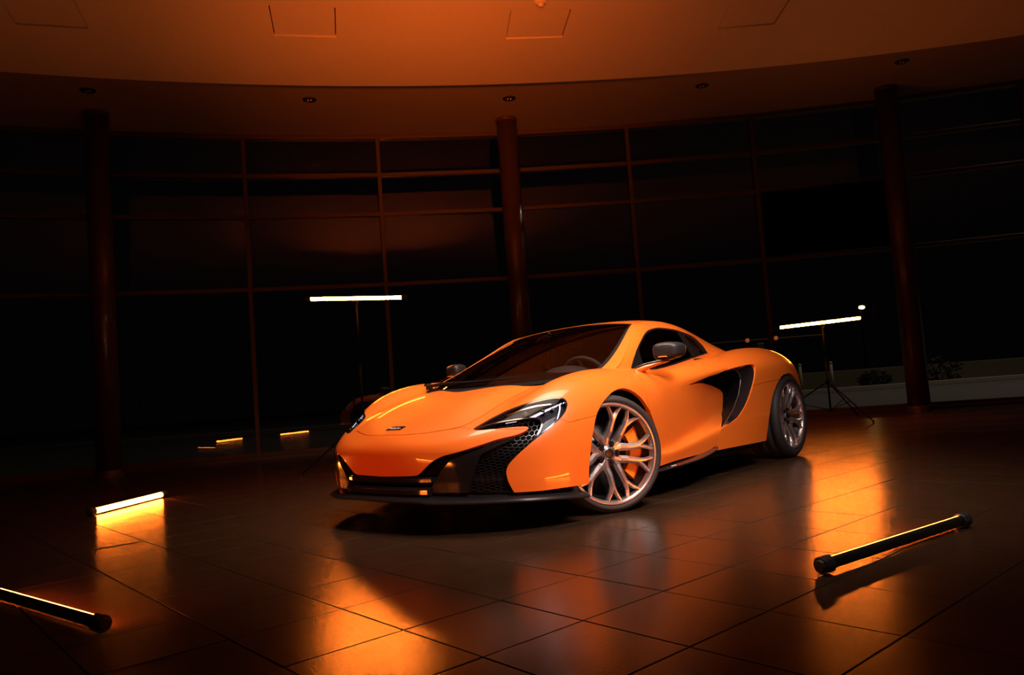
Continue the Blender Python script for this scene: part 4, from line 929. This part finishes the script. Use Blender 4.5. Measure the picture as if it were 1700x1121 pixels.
# ---- door mirrors
def mirror(sg):
    bm = bmesh.new()
    # head: rounded superellipse shell, longer across the car
    n, k = 28, 14; c = np.array([-.62, .945, .905])
    rows = []
    for j in range(k + 1):
        ph = -math.pi / 2 + math.pi * j / k; row = []
        for i in range(n):
            th = 2 * math.pi * i / n
            se = lambda v, e: math.copysign(abs(v) ** e, v)
            y = .088 * se(math.cos(ph), .4) * se(math.cos(th), .5); z = .058 * se(math.cos(ph), .4) * se(math.sin(th), .5)
            x = .075 * se(math.sin(ph), .9)
            z *= 1 - .25 * max(0, y) / .088; x -= .30 * y
            row.append(bm.verts.new((c[0] + x, (c[1] + y) * sg, c[2] + z + .04 * y)))
        rows.append(row)
    for a, b in zip(rows, rows[1:]):
        for i in range(n): bm.faces.new((a[i], a[(i + 1) % n], b[(i + 1) % n], b[i]))
    bmesh.ops.remove_doubles(bm, verts=bm.verts, dist=1e-4)
    o = bm_obj('door_mirror', bm, M_MIRROR, car, True)
    def blade(name, lo, hi, m_):
        A = [np.array(p) for p in lo]; B = [np.array(p) for p in hi]; bm = bmesh.new(); rings = []
        for a, b, t in zip(A, B, (.035, .032, .028, .024, .022)):
            rings.append([bm.verts.new((p[0] + d, p[1] * sg, p[2])) for p, d in ((a, t), (b, t), (b, -t), (a, -t))])
        for r0, r1 in zip(rings, rings[1:]):
            for i in range(4): bm.faces.new((r0[i], r0[(i + 1) % 4], r1[(i + 1) % 4], r1[i]))
        bm.faces.new(rings[0]); bm.faces.new(rings[-1][::-1])
        bmesh.ops.bevel(bm, geom=list(bm.edges), offset=.006, segments=2, affect='EDGES')
        return bm_obj(name, bm, m_, o, True)
    blade('mirror_arm', [(-.47,.79,.770),(-.47,.815,.776),(-.49,.85,.797),(-.54,.90,.818),(-.60,.95,.835)],
          [(-.47,.79,.806),(-.47,.815,.813),(-.49,.85,.826),(-.54,.90,.838),(-.60,.95,.848)], M_PAINT)
    blade('mirror_arm_cap', [(-.47,.79,.807),(-.47,.815,.814),(-.49,.85,.827),(-.54,.90,.839),(-.61,.985,.853)],
          [(-.47,.79,.813),(-.47,.815,.820),(-.49,.85,.833),(-.54,.90,.845),(-.61,.985,.860)], M_CARBON)
    bm = bmesh.new(); add_box(bm, (-.545, .935 * sg, .868), (.03, .05, .006)); bm_obj('indicator', bm, mat('indicator_amber', (.9, .35, .05), .3), o)
mirror(1); mirror(-1)

# ---- badge on the nose
i_ = np.argmin(((car_pix(hood.V) - [657, 711.5]) ** 2).sum(1) + 1e6 * (hood.V[:, 1] > .03)); bp_, bn_ = hood.V[i_] * [1, 0, 1], hood.N[i_] * [1, 0, 1]; bn_ /= np.linalg.norm(bn_)
zx = Vector((0, 1, 0)); zz = Vector(bn_); zy = zz.cross(zx)
BM = Matrix(((zx[0], zy[0], zz[0], bp_[0]), (zx[1], zy[1], zz[1], bp_[1]), (zx[2], zy[2], zz[2], bp_[2]), (0, 0, 0, 1)))
if zy[2] < 0: BM = BM @ Matrix.Rotation(math.pi, 4, 'Z')
bm = bmesh.new(); q_ = [(-.066, -.019), (.052, -.019), (.066, .019), (-.050, .019)]
lo = [bm.verts.new(BM @ Vector((x, y, -.004))) for x, y in q_]; hi = [bm.verts.new(BM @ Vector((x, y, .003))) for x, y in q_]
bm.faces.new(hi); bm.faces.new(lo[::-1])
for i in range(4): bm.faces.new((lo[i], lo[(i + 1) % 4], hi[(i + 1) % 4], hi[i]))
bdg = bm_obj('badge', bm, M_GLOSSBLK, car)
bdg['label'] = 'black nose badge with chrome lettering'
def letters(name, txt, size, M, m_, parent, extrude=.0006, shear=0.0):
    cu = bpy.data.curves.new('t', 'FONT'); cu.body = txt; cu.size = size; cu.extrude = extrude; cu.align_x = 'CENTER'; cu.align_y = 'CENTER'; cu.shear = shear
    t = bpy.data.objects.new('t', cu); COL.objects.link(t); bpy.context.view_layer.update()
    me = bpy.data.meshes.new_from_object(t.evaluated_get(bpy.context.evaluated_depsgraph_get())); bpy.data.objects.remove(t)
    me.transform(M); me.name = name; me.materials.clear(); me.materials.append(m_)
    o = bpy.data.objects.new(name, me); COL.objects.link(o); o.parent = parent; return o
letters('badge_lettering', 'McLaren', .027, BM @ Matrix.Translation((-.006, -.001, .0036)), mat('badge_silver', (.75, .73, .73), .4), bdg)
bm = bmesh.new(); sw = [(.046, .004), (.060, .014), (.058, .002), (.050, -.006)]
bm.faces.new([bm.verts.new(BM @ Vector((x, y, .0042))) for x, y in sw]); bm_obj('badge_swoosh', bm, M_CHROME, bdg)
# small decal at the front of the sill
DM = Matrix.Translation((-.47, .958, .192)) @ Matrix.Rotation(math.pi, 4, 'Z') @ Matrix.Rotation(math.pi / 2, 4, 'X')
bm = bmesh.new()
for k in range(3): add_box(bm, (-.535 + k * .022, .964, .190), (.016, .002, .006))
bm_obj('sill_decal', bm, mat('decal_white', (.7, .7, .7), .5), car)
bm = bmesh.new(); add_box(bm, (-.575, .964, .192), (.02, .002, .008)); bm_obj('sill_decal', bm, mat('decal_red', (.6, .01, .01), .5), car)
# parking sensors and tail lamp edges
i_ = np.argmin(((car_pix(nose.V) - [699.5, 758.5]) ** 2).sum(1)); sp_, sn_ = nose.V[i_], nose.N[i_]
for sg in (1, -1):
    bm = bmesh.new(); a_ = Vector(sp_ * [1, sg, 1]); d_ = Vector(sn_ * [1, sg, 1]); add_cyl(bm, a_ - d_ * .004, a_ + d_ * .0006, .010, .010, 4); bm_obj('parking_sensor', bm, M_PAINT, car)
for sg in (1, -1):
    bm = bmesh.new(); tube_path(bm, [(-3.20,.745 * sg,.77),(-3.25,.70 * sg,.775),(-3.33,.60 * sg,.77),(-3.41,.42 * sg,.77)], .014, 8); bm_obj('tail_lamp', bm, M_TAIL, car)

# ---- wheels
def wheel_assets(R, W, rim, nm):
    """meshes in wheel space: axle along +Y, outer face towards +Y"""
    h = W / 2; A = {}
    bm = bmesh.new()
    prof = [(rim - .004, h - .020), (rim + .004, h - .006), ((R + rim) / 2, h + .003), (R - .018, h - .006), (R - .004, h - .020), (R, h - .038)]
    gro = []
    for k in range(1, 4):
        y = h - W * k / 4; gro += [(R, y + .008), (R - .007, y + .006), (R - .007, y - .006), (R, y - .008)]
    back = [(r, -a) for r, a in prof[::-1]]
    add_lathe(bm, prof + gro + back, n=96); A['tire'] = (bm, M_RUBBER, True)
    bm = bmesh.new()
    add_lathe(bm, [(rim, h - .016), (rim + .002, h - .010), (rim - .004, h - .004), (rim - .016, h - .010), (rim - .022, h - .026), (rim - .024, h - .045)], n=96)
    bb = bmesh.new(); add_lathe(bb, [(rim - .024, h - .045), (rim - .026, h - .06), (rim - .045, h - .085), (rim - .045, -h + .03), (rim - .01, -h + .005)], n=72); A['barrel'] = (bb, M_RIMD, True)
    A['wheel'] = (bm, M_RIM, True)
    return A
def spoke_mesh(rim, h, k):
    """one Y-shaped arm pair member: root -> knee -> fork -> two tips"""
    bm = bmesh.new(); grp = k // 2; sd = 1 if k % 2 == 0 else -1
    base_a = math.radians(113 + 72 * grp)
    def pt(r, a, y): t = base_a + sd * math.radians(a); return Vector((r * math.cos(t), y, r * math.sin(t)))
    yo = h - .016
    def bar(P, Wd, D):
        rings = []
        for i, p in enumerate(P):
            d = (P[min(i + 1, len(P) - 1)] - P[max(i - 1, 0)]); d.y = 0; d.normalize(); s = Vector((-d.z, 0, d.x)); w, dp = Wd[i] / 2, D[i]; n = Vector((0, 1, 0))
            rings.append([bm.verts.new(p + v) for v in (s * w * .30, -s * w * .30, -s * w - n * .014, -s * w * .8 - n * dp, s * w * .8 - n * dp, s * w - n * .014)])
        for a, b in zip(rings, rings[1:]):
            for i in range(6): bm.faces.new((a[i], a[(i + 1) % 6], b[(i + 1) % 6], b[i]))
        bm.faces.new(rings[0][::-1]); bm.faces.new(rings[-1])
    F_ = pt(rim * .635, 13.5, yo - .012)
    bar([pt(rim * .16, 33, yo - .045), pt(rim * .30, 24.5, yo - .038), pt(rim * .43, 16.5, yo - .024), F_], [.046, .046, .041, .038], [.05, .05, .045, .04])
    bar([F_, pt(rim * .80, 18.5, yo - .004), pt(rim * .965, 24, yo)], [.033, .025, .020], [.038, .034, .03])
    bar([F_, pt(rim * .80, 9.5, yo - .004), pt(rim * .965, 4.8, yo)], [.033, .025, .020], [.038, .034, .03])
    return bm
def place_wheel(name, loc, rz, A, rim, h, caliper_side, SP):
    bmw, mw, _ = A['wheel']; w = bpy.data.objects.new('wheel', A['wheel_me']); COL.objects.link(w); w.parent = car; w.location = loc; w.rotation_euler = (0, 0, rz)
    for k, me in A['parts']:
        o = bpy.data.objects.new(k, me); COL.objects.link(o); o.parent = w
    R_d = rim * .80
    bm = bmesh.new(); a0, a1 = (-.78, .62); n = 14
    sgn = caliper_side; ring = []
    rows = []
    for i in range(n + 1):
        a = a0 + (a1 - a0) * i / n; bul = .006 * math.cos(4 * math.pi * i / n)
        row = []
        for r, y in ((R_d - .075, h - .135), (R_d - .070, h - .088), (R_d - .01 + bul, h - .082), (R_d + .014 + bul, h - .10), (R_d + .014, h - .17), (R_d - .07, h - .17)):
            row.append(bm.verts.new((sgn * r * math.cos(a), y, r * math.sin(a))))
        rows.append(row)
    for a, b in zip(rows, rows[1:]):
        for i in range(6): bm.faces.new((a[i], a[(i + 1) % 6], b[(i + 1) % 6], b[i]))
    bm.faces.new(rows[0]); bm.faces.new(rows[-1][::-1])
    o = bm_obj('brake_caliper', bm, M_CALIPER, w); o['label'] = 'orange brake caliper'
    return w
def build_set(R, W, rim):
    A = wheel_assets(R, W, rim, ''); h = W / 2; parts = []
    def me_of(bm, m_, smooth, nm):
        bmesh.ops.recalc_face_normals(bm, faces=bm.faces); me = bpy.data.meshes.new(nm); bm.to_mesh(me); 
        if smooth: me.polygons.foreach_set('use_smooth', np.full(len(me.polygons), True))
        me.materials.append(m_); return me
    A['wheel_me'] = me_of(A['wheel'][0], M_RIM, True, 'wheel')
    parts.append(('rim_barrel', me_of(A['barrel'][0], M_RIMD, True, 'rim_barrel')))
    parts.append(('tire', me_of(A['tire'][0], M_RUBBER, True, 'tire')))
    for k in range(10): parts.append(('spoke', me_of(spoke_mesh(rim, h, k), M_RIM, False, 'spoke')))
    bm = bmesh.new(); add_lathe(bm, [(.001, h - .052), (.030, h - .052), (.034, h - .056), (.036, h - .062), (.060, h - .066), (.070, h - .076), (.072, h - .11)], n=40); parts.append(('hub', me_of(bm, M_RIM, True, 'hub')))
    bm = bmesh.new(); add_lathe(bm, [(.001, h - .049), (.020, h - .049), (.027, h - .050), (.029, h - .054)], n=32); parts.append(('center_cap', me_of(bm, M_RIMD, True, 'center_cap')))
    for k in range(5):
        a = math.radians(113 + 72 * k); c = Vector((.056 * math.cos(a), 0, .056 * math.sin(a)))
        bm = bmesh.new(); add_cyl(bm, c + Vector((0, h - .085, 0)), c + Vector((0, h - .046, 0)), .010, .009, 6); add_cyl(bm, c + Vector((0, h - .10, 0)), c + Vector((0, h - .056, 0)), .016, .016, 18)
        parts.append(('lug_bolt', me_of(bm, M_SATIN, False, 'lug_bolt')))
    bm = bmesh.new(); Rd = rim * .80
    add_lathe(bm, [(.07, h - .125), (.095, h - .12), (.10, h - .128), (Rd, h - .128), (Rd, h - .158), (.10, h - .158)], n=72); parts.append(('brake_disc', me_of(bm, M_STEEL, True, 'brake_disc')))
    A['parts'] = parts; return A
FR, RR, RIMF, RIMR = .330, .345, .286, .277
AF = build_set(FR, .245, RIMF); AR = build_set(RR, .305, RIMR)
st = math.radians(27)
def steer(sg):      # the wheel turns about a kingpin 0.10 m inboard of its middle
    kx, ky = 0.0, .74 * sg; off = .090
    return (kx + math.sin(st) * off * sg, ky + math.cos(st) * off * sg, FR)
place_wheel('wheel', steer(1), -st, AF, RIMF, .1225, -1, None)
place_wheel('wheel', steer(-1), math.pi - st, AF, RIMF, .1225, 1, None)
place_wheel('wheel', (-2.67, .790, RR), 0, AR, RIMR, .1525, -1, None)
place_wheel('wheel', (-2.67, -.790, RR), math.pi, AR, RIMR, .1525, 1, None)
